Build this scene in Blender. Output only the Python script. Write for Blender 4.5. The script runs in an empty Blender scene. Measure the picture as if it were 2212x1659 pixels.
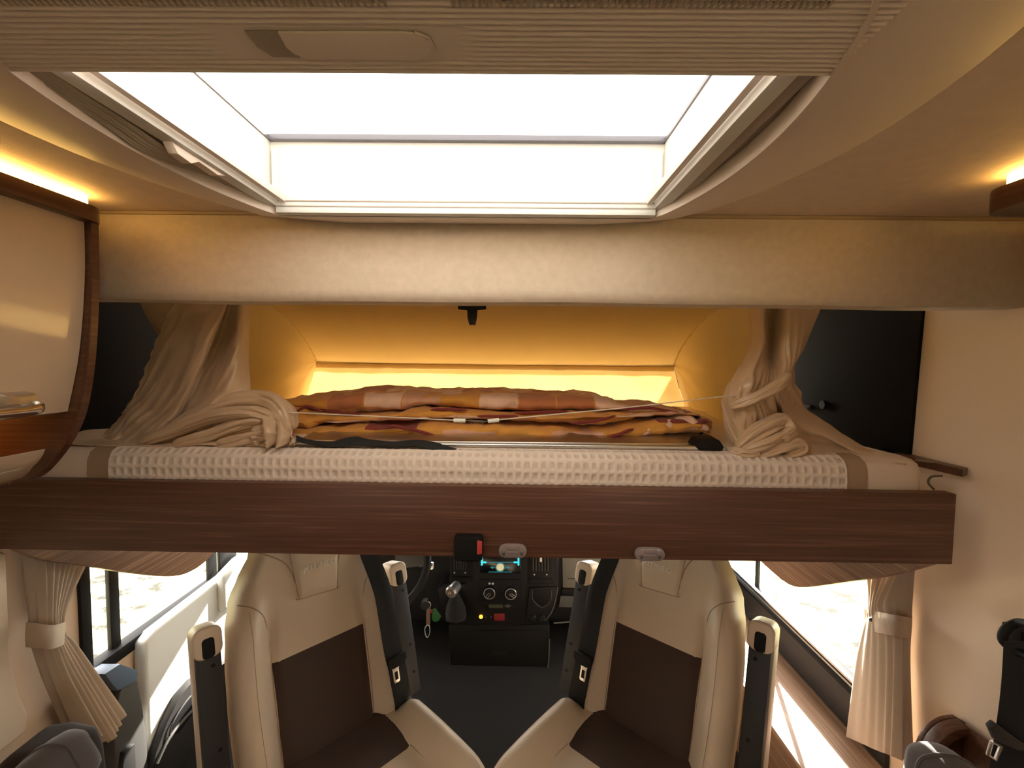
import bpy, bmesh, math, random
from mathutils import Vector, Matrix, noise
from math import sin, cos, pi, radians, sqrt
random.seed(7)
scene = bpy.context.scene
COL = scene.collection

# ------------------------------------------------------------------ camera
F, W, H = 950.0, 2212, 1659
CAMP = Vector((0, 0, 1.6))
ROT = Matrix.Rotation(radians(.36), 3, 'Z') @ Matrix.Rotation(radians(90 - 3.0), 3, 'X') @ Matrix.Rotation(radians(.55), 3, 'Z')
cd = bpy.data.cameras.new('camera')
cd.sensor_fit = 'HORIZONTAL'; cd.sensor_width = 36.0; cd.lens = 36.0 * F / W
cd.clip_start = .02; cd.clip_end = 200
cam = bpy.data.objects.new('camera', cd); COL.objects.link(cam)
cam.matrix_world = Matrix.Translation(CAMP) @ ROT.to_4x4()
scene.camera = cam

# ------------------------------------------------------------------ world, sun, exposure
wd = bpy.data.worlds.new('sky'); scene.world = wd; wd.use_nodes = True
wn = wd.node_tree.nodes; wl = wd.node_tree.links
bgn = wn['Background']; bgn.inputs['Strength'].default_value = 9.0
sky = wn.new('ShaderNodeTexSky'); sky.sky_type = 'HOSEK_WILKIE'; sky.turbidity = 6.0; sky.ground_albedo = .4
SUN = Vector((.36, 1.0, .60)).normalized()
sky.sun_direction = SUN
mixs = wn.new('ShaderNodeMix'); mixs.data_type = 'RGBA'; mixs.inputs['Factor'].default_value = .75
mixs.inputs['B'].default_value = (1, .95, .88, 1)
wl.new(sky.outputs['Color'], mixs.inputs['A']); wl.new(mixs.outputs['Result'], bgn.inputs['Color'])
sl = bpy.data.lights.new('sun', 'SUN'); sl.energy = 26; sl.angle = radians(.6); sl.color = (1, .95, .86)
so = bpy.data.objects.new('sun', sl); COL.objects.link(so)
so.rotation_euler = SUN.to_track_quat('Z', 'Y').to_euler(); so.location = (6, 4, 5)
vs = scene.view_settings
vs.view_transform = 'Standard'; vs.look = 'None'; vs.gamma = 1.0; vs.use_curve_mapping = False
vs.exposure = 0.75

# ------------------------------------------------------------------ helpers
def ray(px, py): return ROT @ Vector(((px - W / 2) / F, -(py - H / 2) / F, -1))
def at(px, py, Y=None, X=None, Z=None):
    """world point seen at a photograph position, at a given distance Y, side X or height Z"""
    d = ray(px, py)
    t = (Y - CAMP.y) / d.y if Y is not None else (X - CAMP.x) / d.x if X is not None else (Z - CAMP.z) / d.z
    return CAMP + d * t
def V(*a): return Vector(a)
def lerp(a, b, t): return a + (b - a) * t
def sst(a, b, x):
    t = max(0., min(1., (x - a) / (b - a))); return t * t * (3 - 2 * t)

def obj(name, verts, faces, mat, parent=None, smooth=False, uvs=None, mats=None, fm=None, auto=None):
    me = bpy.data.meshes.new(name)
    me.from_pydata([tuple(v) for v in verts], [], faces)
    bm = bmesh.new(); bm.from_mesh(me)
    bmesh.ops.recalc_face_normals(bm, faces=bm.faces[:])
    bm.to_mesh(me); bm.free()
    return finish(name, me, mat, parent, smooth, auto)
def finish(name, me, mat, parent=None, smooth=False, auto=None):
    me.materials.append(M[mat] if isinstance(mat, str) else mat)
    if smooth:
        for p in me.polygons: p.use_smooth = True
    if auto is not None:
        me.set_sharp_from_angle(angle=radians(auto))
    o = bpy.data.objects.new(name, me); COL.objects.link(o)
    if parent is not None: setparent(o, parent)
    return o
def setparent(o, p):
    # every object below is built in world coordinates; empties are only translated
    o.parent = p
    w = Matrix.Translation(p.location) if p.type == 'EMPTY' else Matrix.Identity(4)
    q = p.parent
    o.matrix_parent_inverse = w.inverted()
def tag(o, label, cat=None, group=None, kind=None):
    o['label'] = label
    if cat: o['category'] = cat
    if group: o['group'] = group
    if kind: o['kind'] = kind
    return o
def thing(name, label, cat, loc=(0, 0, 0), group=None, kind=None):
    o = bpy.data.objects.new(name, None); COL.objects.link(o)
    o.location = loc; o.empty_display_size = .05
    return tag(o, label, cat, group, kind)

def frombm(name, bm, mat, parent=None, smooth=False, auto=None):
    bmesh.ops.recalc_face_normals(bm, faces=bm.faces[:])
    me = bpy.data.meshes.new(name); bm.to_mesh(me); bm.free()
    return finish(name, me, mat, parent, smooth, auto)
def hexa(name, c8, mat, parent=None, bev=0., seg=2):
    """box from 8 corners: bottom 4 (ccw) then top 4"""
    bm = bmesh.new(); v = [bm.verts.new(c) for c in c8]
    for f in ((0, 1, 2, 3), (4, 5, 6, 7), (0, 1, 5, 4), (1, 2, 6, 5), (2, 3, 7, 6), (3, 0, 4, 7)):
        bm.faces.new([v[i] for i in f])
    if bev:
        bmesh.ops.bevel(bm, geom=bm.edges[:], offset=bev, segments=seg, profile=.6, affect='EDGES')
    return frombm(name, bm, mat, parent, bool(bev), 40 if bev else None)
def box(name, a, b, mat, parent=None, bev=0., seg=2):
    x0, y0, z0 = a; x1, y1, z1 = b
    return hexa(name, [(x0, y0, z0), (x1, y0, z0), (x1, y1, z0), (x0, y1, z0), (x0, y0, z1), (x1, y0, z1), (x1, y1, z1), (x0, y1, z1)], mat, parent, bev, seg)
def prism(name, pts, d, mat, parent=None, bev=0., seg=2, smooth=False):
    """closed outline of 3-D points extruded by vector d"""
    bm = bmesh.new(); d = Vector(d)
    a = [bm.verts.new(p) for p in pts]; b = [bm.verts.new(Vector(p) + d) for p in pts]
    n = len(pts)
    bm.faces.new(a); bm.faces.new(b[::-1])
    for i in range(n): bm.faces.new((a[i], a[(i + 1) % n], b[(i + 1) % n], b[i]))
    if bev:
        bmesh.ops.recalc_face_normals(bm, faces=bm.faces[:])
        es = [e for e in bm.edges if len(e.link_faces) == 2 and e.calc_face_angle(0) > .6]
        bmesh.ops.bevel(bm, geom=es, offset=bev, segments=seg, profile=.6, affect='EDGES')
    return frombm(name, bm, mat, parent, bool(bev) or smooth, 40)
def loft(name, rings, mat, parent=None, closed=True, caps=True, smooth=True, auto=50):
    vs, fs = [], []; n = len(rings[0])
    for r in rings: vs += list(r)
    for i in range(len(rings) - 1):
        for j in range(n if closed else n - 1):
            k = (j + 1) % n
            fs.append((i * n + j, i * n + k, (i + 1) * n + k, (i + 1) * n + j))
    if caps and closed:
        fs.append(tuple(range(n))[::-1]); fs.append(tuple((len(rings) - 1) * n + j for j in range(n)))
    return obj(name, vs, fs, mat, parent, smooth, auto=auto)
def frames(pts):
    out = []; up = None
    for i, p in enumerate(pts):
        t = (pts[min(i + 1, len(pts) - 1)] - pts[max(i - 1, 0)]).normalized()
        if up is None:
            up = Vector((0, 0, 1)) if abs(t.z) < .9 else Vector((0, 1, 0))
        s = t.cross(up).normalized(); up = s.cross(t).normalized()
        out.append((p, s, up))
    return out
def tube(name, pts, r, mat, parent=None, n=8, r2=None, caps=True):
    pts = [Vector(p) for p in pts]; rings = []
    for i, (p, s, u) in enumerate(frames(pts)):
        ra = r(i / (len(pts) - 1)) if callable(r) else r
        rb = ra if r2 is None else (r2(i / (len(pts) - 1)) if callable(r2) else r2)
        rings.append([p + s * (ra * cos(2 * pi * k / n)) + u * (rb * sin(2 * pi * k / n)) for k in range(n)])
    return loft(name, rings, mat, parent, caps=caps)
def cr(P, t):
    """catmull-rom through list P, t in 0..1"""
    n = len(P) - 1; x = min(max(t, 0), 1) * n; i = min(int(x), n - 1); f = x - i
    p0, p1, p2, p3 = P[max(i - 1, 0)], P[i], P[i + 1], P[min(i + 2, n)]
    return .5 * ((2 * p1) + (p2 - p0) * f + (2 * p0 - 5 * p1 + 4 * p2 - p3) * f * f + (3 * p1 - p0 - 3 * p2 + p3) * f ** 3)
def curve(P, n): 
    P = [Vector(p) for p in P]; return [cr(P, i / n) for i in range(n + 1)]
def sheet(name, strands, mat, parent=None, nu=40, nv=40, disp=None, thick=.003):
    """cloth surface through strands (each a list of points); disp(s,t,p)->Vector; closed with thickness"""
    S = [[cr([Vector(p) for p in st], j / nv) for j in range(nv + 1)] for st in strands]
    g = []
    for i in range(nu + 1):
        row = []
        for j in range(nv + 1):
            p = cr([s[j] for s in S], i / nu)
            if disp: p = p + disp(i / nu, j / nv, p)
            row.append(p)
        g.append(row)
    return gridsolid(name, g, mat, parent, thick)
def gridsolid(name, g, mat, parent=None, thick=.003):
    nu, nv = len(g) - 1, len(g[0]) - 1
    N = []
    for i in range(nu + 1):
        for j in range(nv + 1):
            du = g[min(i + 1, nu)][j] - g[max(i - 1, 0)][j]; dv = g[i][min(j + 1, nv)] - g[i][max(j - 1, 0)]
            c = du.cross(dv); N.append(c.normalized() if c.length > 1e-12 else Vector((0, 0, 1)))
    A = [p for r in g for p in r]; n = len(A); m = nv + 1
    vsx = A + [p - N[k] * thick for k, p in enumerate(A)]
    fs = []
    for i in range(nu):
        for j in range(nv):
            a, b, c, d = i * m + j, (i + 1) * m + j, (i + 1) * m + j + 1, i * m + j + 1
            fs.append((a, b, c, d)); fs.append((a + n, d + n, c + n, b + n))
    for i in range(nu):
        a, b = i * m, (i + 1) * m; fs.append((a, a + n, b + n, b))
        a, b = i * m + nv, (i + 1) * m + nv; fs.append((a, b, b + n, a + n))
    for j in range(nv):
        a, b = j, j + 1; fs.append((a, b, b + n, a + n))
        a, b = nu * m + j, nu * m + j + 1; fs.append((a, a + n, b + n, b))
    return obj(name, vsx, fs, mat, parent, True, auto=60)
def disc(name, c, r, axis, h, mat, parent=None, n=24, r2=None, bev=0):
    """short cylinder / cone from c along axis"""
    axis = Vector(axis).normalized(); c = Vector(c)
    s = axis.orthogonal().normalized(); u = axis.cross(s)
    r2 = r if r2 is None else r2
    ring = lambda p, q: [p + s * q * cos(2 * pi * k / n) + u * q * sin(2 * pi * k / n) for k in range(n)]
    R = [ring(c, r), ring(c + axis * h, r2)] if not bev else [ring(c, r), ring(c + axis * (h - bev), r2), ring(c + axis * h, r2 - bev)]
    return loft(name, R, mat, parent, auto=35)
def rrect(w, h, r, n=5):
    """rounded rectangle outline, centred, in 2-D"""
    o = []
    for cx, cy, a in ((w / 2 - r, h / 2 - r, 0), (-w / 2 + r, h / 2 - r, 90), (-w / 2 + r, -h / 2 + r, 180), (w / 2 - r, -h / 2 + r, 270)):
        for k in range(n + 1):
            t = radians(a + 90 * k / n); o.append((cx + r * cos(t), cy + r * sin(t)))
    return o
def wall_boxes(name, x0, x1, ys, zs, holes, mat):
    """side wall with rectangular openings: holes = [(y0,y1,z0,z1)]"""
    yc = sorted({ys[0], ys[1]} | {h[0] for h in holes} | {h[1] for h in holes})
    zc = sorted({zs[0], zs[1]} | {h[2] for h in holes} | {h[3] for h in holes})
    bm = bmesh.new()
    for a, b in zip(yc, yc[1:]):
        for c, d in zip(zc, zc[1:]):
            ym, zm = (a + b) / 2, (c + d) / 2
            if any(h[0] < ym < h[1] and h[2] < zm < h[3] for h in holes): continue
            v = [bm.verts.new(p) for p in ((x0, a, c), (x1, a, c), (x1, b, c), (x0, b, c), (x0, a, d), (x1, a, d), (x1, b, d), (x0, b, d))]
            for f in ((0, 1, 2, 3), (4, 5, 6, 7), (0, 1, 5, 4), (1, 2, 6, 5), (2, 3, 7, 6), (3, 0, 4, 7)): bm.faces.new([v[i] for i in f])
    bmesh.ops.remove_doubles(bm, verts=bm.verts[:], dist=1e-5)
    # drop inner faces shared by two boxes
    seen = {}
    for f in bm.faces: seen.setdefault(tuple(sorted(v.index for v in f.verts)), []).append(f)
    bm.verts.index_update(); seen = {}
    for f in bm.faces: seen.setdefault(tuple(sorted(v.index for v in f.verts)), []).append(f)
    bmesh.ops.delete(bm, geom=[f for l in seen.values() if len(l) > 1 for f in l], context='FACES_ONLY')
    return frombm(name, bm, mat)

# ------------------------------------------------------------------ materials
M = {}
def mat(name, col, rough=.6, metal=0., spec=.5, sheen=0., coat=0., emit=None, es=0., bump=0., bscale=300, bstretch=(1, 1, 1), var=0., vscale=6., trans=0.):
    m = bpy.data.materials.new(name); m.use_nodes = True; M[name] = m
    nt = m.node_tree; b = nt.nodes['Principled BSDF']; L = nt.links
    I = b.inputs
    I['Base Color'].default_value = (*col, 1); I['Roughness'].default_value = rough; I['Metallic'].default_value = metal
    I['Specular IOR Level'].default_value = spec
    if sheen: I['Sheen Weight'].default_value = sheen; I['Sheen Roughness'].default_value = .4
    if coat: I['Coat Weight'].default_value = coat; I['Coat Roughness'].default_value = .08
    if emit: I['Emission Color'].default_value = (*emit, 1); I['Emission Strength'].default_value = es
    if trans: I['Transmission Weight'].default_value = trans
    if bump or var:
        tc = nt.nodes.new('ShaderNodeTexCoord'); mp = nt.nodes.new('ShaderNodeMapping'); mp.inputs['Scale'].default_value = bstretch
        L.new(tc.outputs['Object'], mp.inputs['Vector'])
    if bump:
        n = nt.nodes.new('ShaderNodeTexNoise'); n.inputs['Scale'].default_value = bscale; n.inputs['Detail'].default_value = 3
        L.new(mp.outputs['Vector'], n.inputs['Vector'])
        bp = nt.nodes.new('ShaderNodeBump'); bp.inputs['Strength'].default_value = bump; bp.inputs['Distance'].default_value = .002
        L.new(n.outputs['Fac'], bp.inputs['Height']); L.new(bp.outputs['Normal'], I['Normal'])
    if var:
        n = nt.nodes.new('ShaderNodeTexNoise'); n.inputs['Scale'].default_value = vscale; n.inputs['Detail'].default_value = 4
        L.new(mp.outputs['Vector'], n.inputs['Vector'])
        r = nt.nodes.new('ShaderNodeValToRGB')
        r.color_ramp.elements[0].position = .3; r.color_ramp.elements[1].position = .7
        r.color_ramp.elements[0].color = (*[c * (1 - var) for c in col], 1); r.color_ramp.elements[1].color = (*[min(1, c * (1 + var)) for c in col], 1)
        L.new(n.outputs['Fac'], r.inputs['Fac']); L.new(r.outputs['Color'], I['Base Color'])
    return m
def wood(name, c0, c1, c2, axis='X', rough=.42, scale=1.):
    m = bpy.data.materials.new(name); m.use_nodes = True; M[name] = m
    nt = m.node_tree; b = nt.nodes['Principled BSDF']; L = nt.links
    tc = nt.nodes.new('ShaderNodeTexCoord'); mp = nt.nodes.new('ShaderNodeMapping')
    s = {'X': (1.2, 70, 70), 'Y': (70, 1.2, 70), 'Z': (70, 70, 1.2)}[axis]
    mp.inputs['Scale'].default_value = [k * scale for k in s]
    L.new(tc.outputs['Object'], mp.inputs['Vector'])
    n = nt.nodes.new('ShaderNodeTexNoise'); n.inputs['Scale'].default_value = 2.2; n.inputs['Detail'].default_value = 5; n.inputs['Distortion'].default_value = .35
    L.new(mp.outputs['Vector'], n.inputs['Vector'])
    r = nt.nodes.new('ShaderNodeValToRGB'); e = r.color_ramp.elements
    e[0].position = .3; e[0].color = (*c0, 1); e[1].position = .74; e[1].color = (*c2, 1)
    x = r.color_ramp.elements.new(.55); x.color = (*c1, 1)
    L.new(n.outputs['Fac'], r.inputs['Fac']); L.new(r.outputs['Color'], b.inputs['Base Color'])
    b.inputs['Roughness'].default_value = rough
    bp = nt.nodes.new('ShaderNodeBump'); bp.inputs['Strength'].default_value = .12; bp.inputs['Distance'].default_value = .001
    L.new(n.outputs['Fac'], bp.inputs['Height']); L.new(bp.outputs['Normal'], b.inputs['Normal'])
    return m

mat('liner', (.78, .61, .47), .85, bump=.25, bscale=500, var=.04, vscale=40)
mat('beam_fabric', (.66, .535, .425), .9, bump=.5, bscale=700, var=.05, vscale=60, sheen=.2)
mat('wall_cream', (.83, .65, .48), .6, bump=.08, bscale=300)
mat('bezel', (.80, .68, .58), .45)
mat('white_plastic', (.68, .65, .60), .4)
mat('blind', (.80, .68, .60), .7)
mat('mesh_net', (.42, .35, .26), .7)
mat('blind_rail', (.38, .31, .25), .5)
mat('seal_grey', (.16, .15, .17), .4)
wood('walnut', (.080, .030, .015), (.115, .045, .024), (.20, .095, .055), 'X')
wood('walnut_y', (.16, .08, .045), (.24, .13, .075), (.42, .26, .16), 'Y')
wood('walnut_trim', (.075, .028, .016), (.105, .043, .024), (.155, .07, .042), 'Y', rough=.3)
wood('walnut_end', (.075, .028, .016), (.115, .05, .028), (.16, .075, .045), 'X', rough=.4)
wood('shelf_wood', (.20, .11, .065), (.30, .18, .11), (.42, .28, .18), 'Y')
mat('cream_gloss', (.62, .47, .335), .12, coat=.6)
mat('chrome', (.75, .73, .70), .15, metal=1)
mat('alu', (.62, .60, .56), .35, metal=1)
mat('black', (.005, .0045, .004), .6, spec=.25)
mat('black_panel', (.005, .0045, .004), .8, spec=.15)
mat('black_fabric', (.012, .011, .011), .9, bump=.3, bscale=500)
mat('belt_web', (.006, .005, .0045), .75, bump=.4, bscale=900)
mat('dark_grey', (.021, .019, .018), .55, bump=.1, bscale=500)
mat('mid_grey', (.07, .066, .06), .55)
mat('dash', (.0070, .0063, .0058), .6, spec=.28, bump=.15, bscale=600)
mat('dash_light', (.15, .135, .105), .5)
mat('door_white', (.74, .74, .69), .5, bump=.06, bscale=400)
mat('blue_grey', (.10, .14, .20), .5)
mat('seat_cream', (.72, .57, .40), .42, bump=.12, bscale=600, var=.03, vscale=8)
mat('seat_brown', (.062, .035, .024), .8, bump=.35, bscale=900, sheen=.15)
mat('stitch', (.42, .31, .21), .8)
mat('logo', (.95, .91, .82), .5)
mat('mattress_cream', (.70, .56, .43), .85, bump=.2, bscale=500)
mat('mattress_band', (.36, .24, .15), .85, bump=.2, bscale=500)
mat('waffle', (.74, .62, .52), .9, bump=.3, bscale=700)
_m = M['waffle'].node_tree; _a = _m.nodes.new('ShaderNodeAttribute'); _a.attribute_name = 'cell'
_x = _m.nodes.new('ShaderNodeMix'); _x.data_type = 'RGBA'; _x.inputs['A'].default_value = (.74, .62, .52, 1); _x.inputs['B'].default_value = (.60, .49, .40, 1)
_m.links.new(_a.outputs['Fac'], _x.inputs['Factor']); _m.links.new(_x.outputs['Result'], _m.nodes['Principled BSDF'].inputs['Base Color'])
mat('duvet_red', (.20, .028, .022), .85)
mat('cord', (.72, .60, .50), .7)
mat('white_clip', (.80, .78, .70), .5)
mat('red_plastic', (.55, .06, .05), .4)
mat('clear_plastic', (.27, .21, .20), .25, coat=.3)
mat('led', (1, .8, .35), .5, emit=(1, .60, .15), es=9.)
mat('led_niche', (1, .7, .3), .5, emit=(1, .42, .08), es=14.)
mat('carpet', (.0075, .006, .0062), .95, bump=.6, bscale=400)
mat('cushion_grey', (.10, .085, .08), .95, bump=.4, bscale=500, sheen=.3)
mat('bench_dark', (.035, .027, .024), .95, bump=.4, bscale=500)
mat('green_plastic', (.008, .09, .015), .5)
mat('key_brown', (.12, .08, .05), .5)
mat('silver', (.80, .77, .72), .3, metal=.9)
mat('amber', (1, .5, .05), .4, emit=(1, .42, .02), es=2.2)
mat('red_led', (1, .05, .05), .4, emit=(1, .03, .05), es=2.)
mat('hazard', (.22, .010, .016), .4)
mat('cyan', (.05, .7, .8), .4, emit=(.03, .60, .72), es=.55)
mat('cyan_dim', (.02, .2, .25), .4, emit=(.02, .3, .38), es=.18)
mat('screen', (.004, .006, .008), .15)
mat('gauge', (.7, .62, .35), .4, emit=(.75, .66, .36), es=.28)
mat('lcd', (.06, .06, .03), .3)
mat('print_white', (.7, .7, .68), .6)
mat('frosted', (.80, .66, .50), .4)

def satin(name, col, rough=.36):
    m = mat(name, col, rough, spec=.45, sheen=.35)
    nt = m.node_tree; b = nt.nodes['Principled BSDF']
    b.inputs['Sheen Tint'].default_value = (1, .85, .65, 1)
    tc = nt.nodes.new('ShaderNodeTexCoord'); n = nt.nodes.new('ShaderNodeTexNoise'); n.inputs['Scale'].default_value = 14; n.inputs['Detail'].default_value = 2
    bp = nt.nodes.new('ShaderNodeBump'); bp.inputs['Strength'].default_value = .25; bp.inputs['Distance'].default_value = .012
    nt.links.new(tc.outputs['Object'], n.inputs['Vector']); nt.links.new(n.outputs['Fac'], bp.inputs['Height']); nt.links.new(bp.outputs['Normal'], b.inputs['Normal'])
    return m
satin('curtain', (.58, .405, .262), .28)
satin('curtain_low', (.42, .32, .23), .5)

def translucent(name, col, tcol, mix=.5, bump=.3):
    m = bpy.data.materials.new(name); m.use_nodes = True; M[name] = m
    nt = m.node_tree; nt.nodes.clear(); L = nt.links
    o = nt.nodes.new('ShaderNodeOutputMaterial'); d = nt.nodes.new('ShaderNodeBsdfDiffuse'); t = nt.nodes.new('ShaderNodeBsdfTranslucent'); x = nt.nodes.new('ShaderNodeMixShader')
    d.inputs['Color'].default_value = (*col, 1); t.inputs['Color'].default_value = (*tcol, 1); x.inputs['Fac'].default_value = mix
    L.new(d.outputs[0], x.inputs[1]); L.new(t.outputs[0], x.inputs[2]); L.new(x.outputs[0], o.inputs['Surface'])
    tc = nt.nodes.new('ShaderNodeTexCoord'); n = nt.nodes.new('ShaderNodeTexNoise'); n.inputs['Scale'].default_value = 7; n.inputs['Detail'].default_value = 2
    bp = nt.nodes.new('ShaderNodeBump'); bp.inputs['Strength'].default_value = bump; bp.inputs['Distance'].default_value = .02
    L.new(tc.outputs['Object'], n.inputs['Vector']); L.new(n.outputs['Fac'], bp.inputs['Height']); L.new(bp.outputs['Normal'], d.inputs['Normal'])
    return m
translucent('tent', (.86, .70, .40), (.88, .74, .44), .42)

def glass(name, tint=(1, 1, 1), refl=.06):
    m = bpy.data.materials.new(name); m.use_nodes = True; M[name] = m
    nt = m.node_tree; nt.nodes.clear(); L = nt.links
    o = nt.nodes.new('ShaderNodeOutputMaterial'); t = nt.nodes.new('ShaderNodeBsdfTransparent'); g = nt.nodes.new('ShaderNodeBsdfGlossy'); x = nt.nodes.new('ShaderNodeMixShader')
    t.inputs['Color'].default_value = (*tint, 1); g.inputs['Roughness'].default_value = .02; x.inputs['Fac'].default_value = refl
    L.new(t.outputs[0], x.inputs[1]); L.new(g.outputs[0], x.inputs[2]); L.new(x.outputs[0], o.inputs['Surface'])
    return m
glass('glass'); glass('dome', (.62, .62, .61), .04)

def grassmat():
    m = bpy.data.materials.new('grass'); m.use_nodes = True; M['grass'] = m
    nt = m.node_tree; b = nt.nodes['Principled BSDF']; L = nt.links
    tc = nt.nodes.new('ShaderNodeTexCoord'); n = nt.nodes.new('ShaderNodeTexNoise'); n.inputs['Scale'].default_value = 5; n.inputs['Detail'].default_value = 8; n.inputs['Roughness'].default_value = .7
    r = nt.nodes.new('ShaderNodeValToRGB'); e = r.color_ramp.elements
    e[0].position = .40; e[0].color = (.012, .011, .004, 1); e[1].position = .50; e[1].color = (.36, .34, .15, 1)
    L.new(tc.outputs['Object'], n.inputs['Vector']); L.new(n.outputs['Fac'], r.inputs['Fac']); L.new(r.outputs['Color'], b.inputs['Base Color'])
    b.inputs['Roughness'].default_value = .95
grassmat()

def duvetmat(name, patchy):
    m = bpy.data.materials.new(name); m.use_nodes = True; M[name] = m
    nt = m.node_tree; b = nt.nodes['Principled BSDF']; L = nt.links
    b.inputs['Roughness'].default_value = .85; b.inputs['Sheen Weight'].default_value = .2
    tc = nt.nodes.new('ShaderNodeTexCoord')
    # broad printed patches
    br = nt.nodes.new('ShaderNodeTexBrick'); br.inputs['Scale'].default_value = 1.0
    br.inputs['Brick Width'].default_value = .105 if patchy else .14; br.inputs['Row Height'].default_value = .040 if patchy else .022; br.inputs['Mortar Size'].default_value = .002; br.inputs['Bias'].default_value = 0
    br.inputs['Color1'].default_value = (0, 0, 0, 1); br.inputs['Color2'].default_value = (1, 1, 1, 1); br.inputs['Mortar'].default_value = (.5, .5, .5, 1)
    mp = nt.nodes.new('ShaderNodeMapping'); mp.inputs['Rotation'].default_value = (radians(90), 0, 0); mp.inputs['Location'].default_value = (.03, .4, .03)
    ns = nt.nodes.new('ShaderNodeTexNoise'); ns.inputs['Scale'].default_value = 9; ns.inputs['Detail'].default_value = 1
    ad = nt.nodes.new('ShaderNodeVectorMath'); ad.operation = 'SCALE'; ad.inputs['Scale'].default_value = .03
    a2 = nt.nodes.new('ShaderNodeVectorMath'); a2.operation = 'ADD'
    L.new(tc.outputs['Object'], ns.inputs['Vector']); L.new(ns.outputs['Color'], ad.inputs[0]); L.new(ad.outputs[0], a2.inputs[0])
    L.new(tc.outputs['Object'], a2.inputs[1]); L.new(a2.outputs[0], mp.inputs['Vector']); L.new(mp.outputs['Vector'], br.inputs['Vector'])
    r = nt.nodes.new('ShaderNodeValToRGB'); r.color_ramp.interpolation = 'CONSTANT'
    org = (.60, .27, .045, 1); pink = (.60, .32, .20, 1); pale = (.72, .47, .34, 1); rust = (.46, .16, .06, 1); red = (.21, .03, .02, 1)
    st = [(0, pale), (.18, rust), (.30, pale), (.46, org), (.60, pink), (.70, pale), (.82, rust), (.92, org), (.97, red)] if patchy else [(0, org), (.80, pink), (.88, org), (.94, red)]
    e = r.color_ramp.elements
    e[0].position = st[0][0]; e[0].color = st[0][1]; e[1].position = st[1][0]; e[1].color = st[1][1]
    for p, c in st[2:]: q = e.new(p); q.color = c
    L.new(br.outputs['Color'], r.inputs['Fac'])
    n2 = nt.nodes.new('ShaderNodeTexNoise'); n2.inputs['Scale'].default_value = 30; n2.inputs['Detail'].default_value = 4
    mx = nt.nodes.new('ShaderNodeMix'); mx.data_type = 'RGBA'; mx.blend_type = 'MULTIPLY'; mx.inputs['Factor'].default_value = .45
    L.new(tc.outputs['Object'], n2.inputs['Vector']); L.new(r.outputs['Color'], mx.inputs['A']); L.new(n2.outputs['Color'], mx.inputs['B'])
    hs = nt.nodes.new('ShaderNodeHueSaturation'); hs.inputs['Value'].default_value = 1.35
    hs2 = nt.nodes.new('ShaderNodeRGBToBW'); L.new(n2.outputs['Color'], hs2.inputs[0]); L.new(hs2.outputs[0], mx.inputs['B'])
    L.new(mx.outputs['Result'], hs.inputs['Color']); L.new(hs.outputs['Color'], b.inputs['Base Color'])
    bp = nt.nodes.new('ShaderNodeBump'); bp.inputs['Strength'].default_value = .35; bp.inputs['Distance'].default_value = .006
    L.new(n2.outputs['Fac'], bp.inputs['Height']); L.new(bp.outputs['Normal'], b.inputs['Normal'])
duvetmat('duvet_patch', True); duvetmat('duvet_orange', False)

# ------------------------------------------------------------------ setting: shell of the motorhome
XC, XL, XR, ZC = -.082, -1.224, 1.06, 1.90
XS = -.095          # centre line of the roof hatch
fl = box('floor', (XL, -2.6, -.06), (XR, 3.2, 0), 'carpet'); tag(fl, 'dark carpeted floor of the motorhome', 'floor', kind='structure')
box('cab_platform', (XL, .98, 0), (XR, 3.2, .18), 'carpet', fl, .01)
CW_L = (1.20, 2.70, .68, 1.16); CW_R = (1.23, 2.70, .60, 1.16)
wl_ = wall_boxes('wall_left', XL - .05, XL, (-2.6, 3.2), (0, 2.0), [CW_L, (-1.8, -.9, 1.05, 1.55)], 'wall_cream'); tag(wl_, 'cream left side wall with dark framed windows', 'wall', kind='structure')
wr_ = wall_boxes('wall_right', XR, XR + .05, (-2.6, 3.2), (0, 2.0), [CW_R, (-2.0, -1.1, 1.0, 1.5)], 'wall_cream'); tag(wr_, 'smooth cream right side wall behind curtain and seat belt', 'wall', kind='structure')
wb_ = box('wall_back', (XL, -2.65, 0), (XR, -2.6, 2.0), 'walnut'); tag(wb_, 'walnut panelled rear wall of the living area', 'wall', kind='structure')
# front: low wall under the windscreen and header over it
wf_ = box('wall_front', (XL, 3.2, 0), (XR, 3.25, .95), 'dark_grey'); tag(wf_, 'dark front bulkhead below the windscreen', 'wall', kind='structure')

def loopmake(hw, fw, y0, y1, n=18):
    """bulging plan outline: front line at y1, back line at y0, sides bulging from fw to hw"""
    pts = []
    for k in range(n + 1):
        t = k / n; y = lerp(y0, y1, t); b = sin(pi * t) ** .75
        pts.append((XS + lerp(fw, hw, b), y))
    for k in range(1, 9): pts.append((lerp(XS + fw, XS - fw, k / 9), y1))
    for k in range(n + 1):
        t = 1 - k / n; y = lerp(y0, y1, t); b = sin(pi * t) ** .75
        pts.append((XS - lerp(fw, hw, b), y))
    for k in range(1, 9): pts.append((lerp(XS - fw, XS + fw, k / 9), y0))
    return pts
INN = loopmake(.414, .357, .328, .849)
OUT = loopmake(.565, .455, .230, .909)
def ringz(P, z): return [V(x, y, z) for x, y in P]
bm = bmesh.new()
oc = [bm.verts.new(p) for p in ((XL, -2.6, ZC), (XR, -2.6, ZC), (XR, 2.45, ZC), (XL, 2.45, ZC))]
ic = [bm.verts.new((x, y, ZC)) for x, y in OUT]
es = [bm.edges.new((oc[i], oc[(i + 1) % 4])) for i in range(4)] + [bm.edges.new((ic[i], ic[(i + 1) % len(ic)])) for i in range(len(ic))]
bmesh.ops.triangle_fill(bm, edges=es, use_beauty=True, normal=(0, 0, -1))
g = bmesh.ops.extrude_face_region(bm, geom=bm.faces[:])
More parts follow.
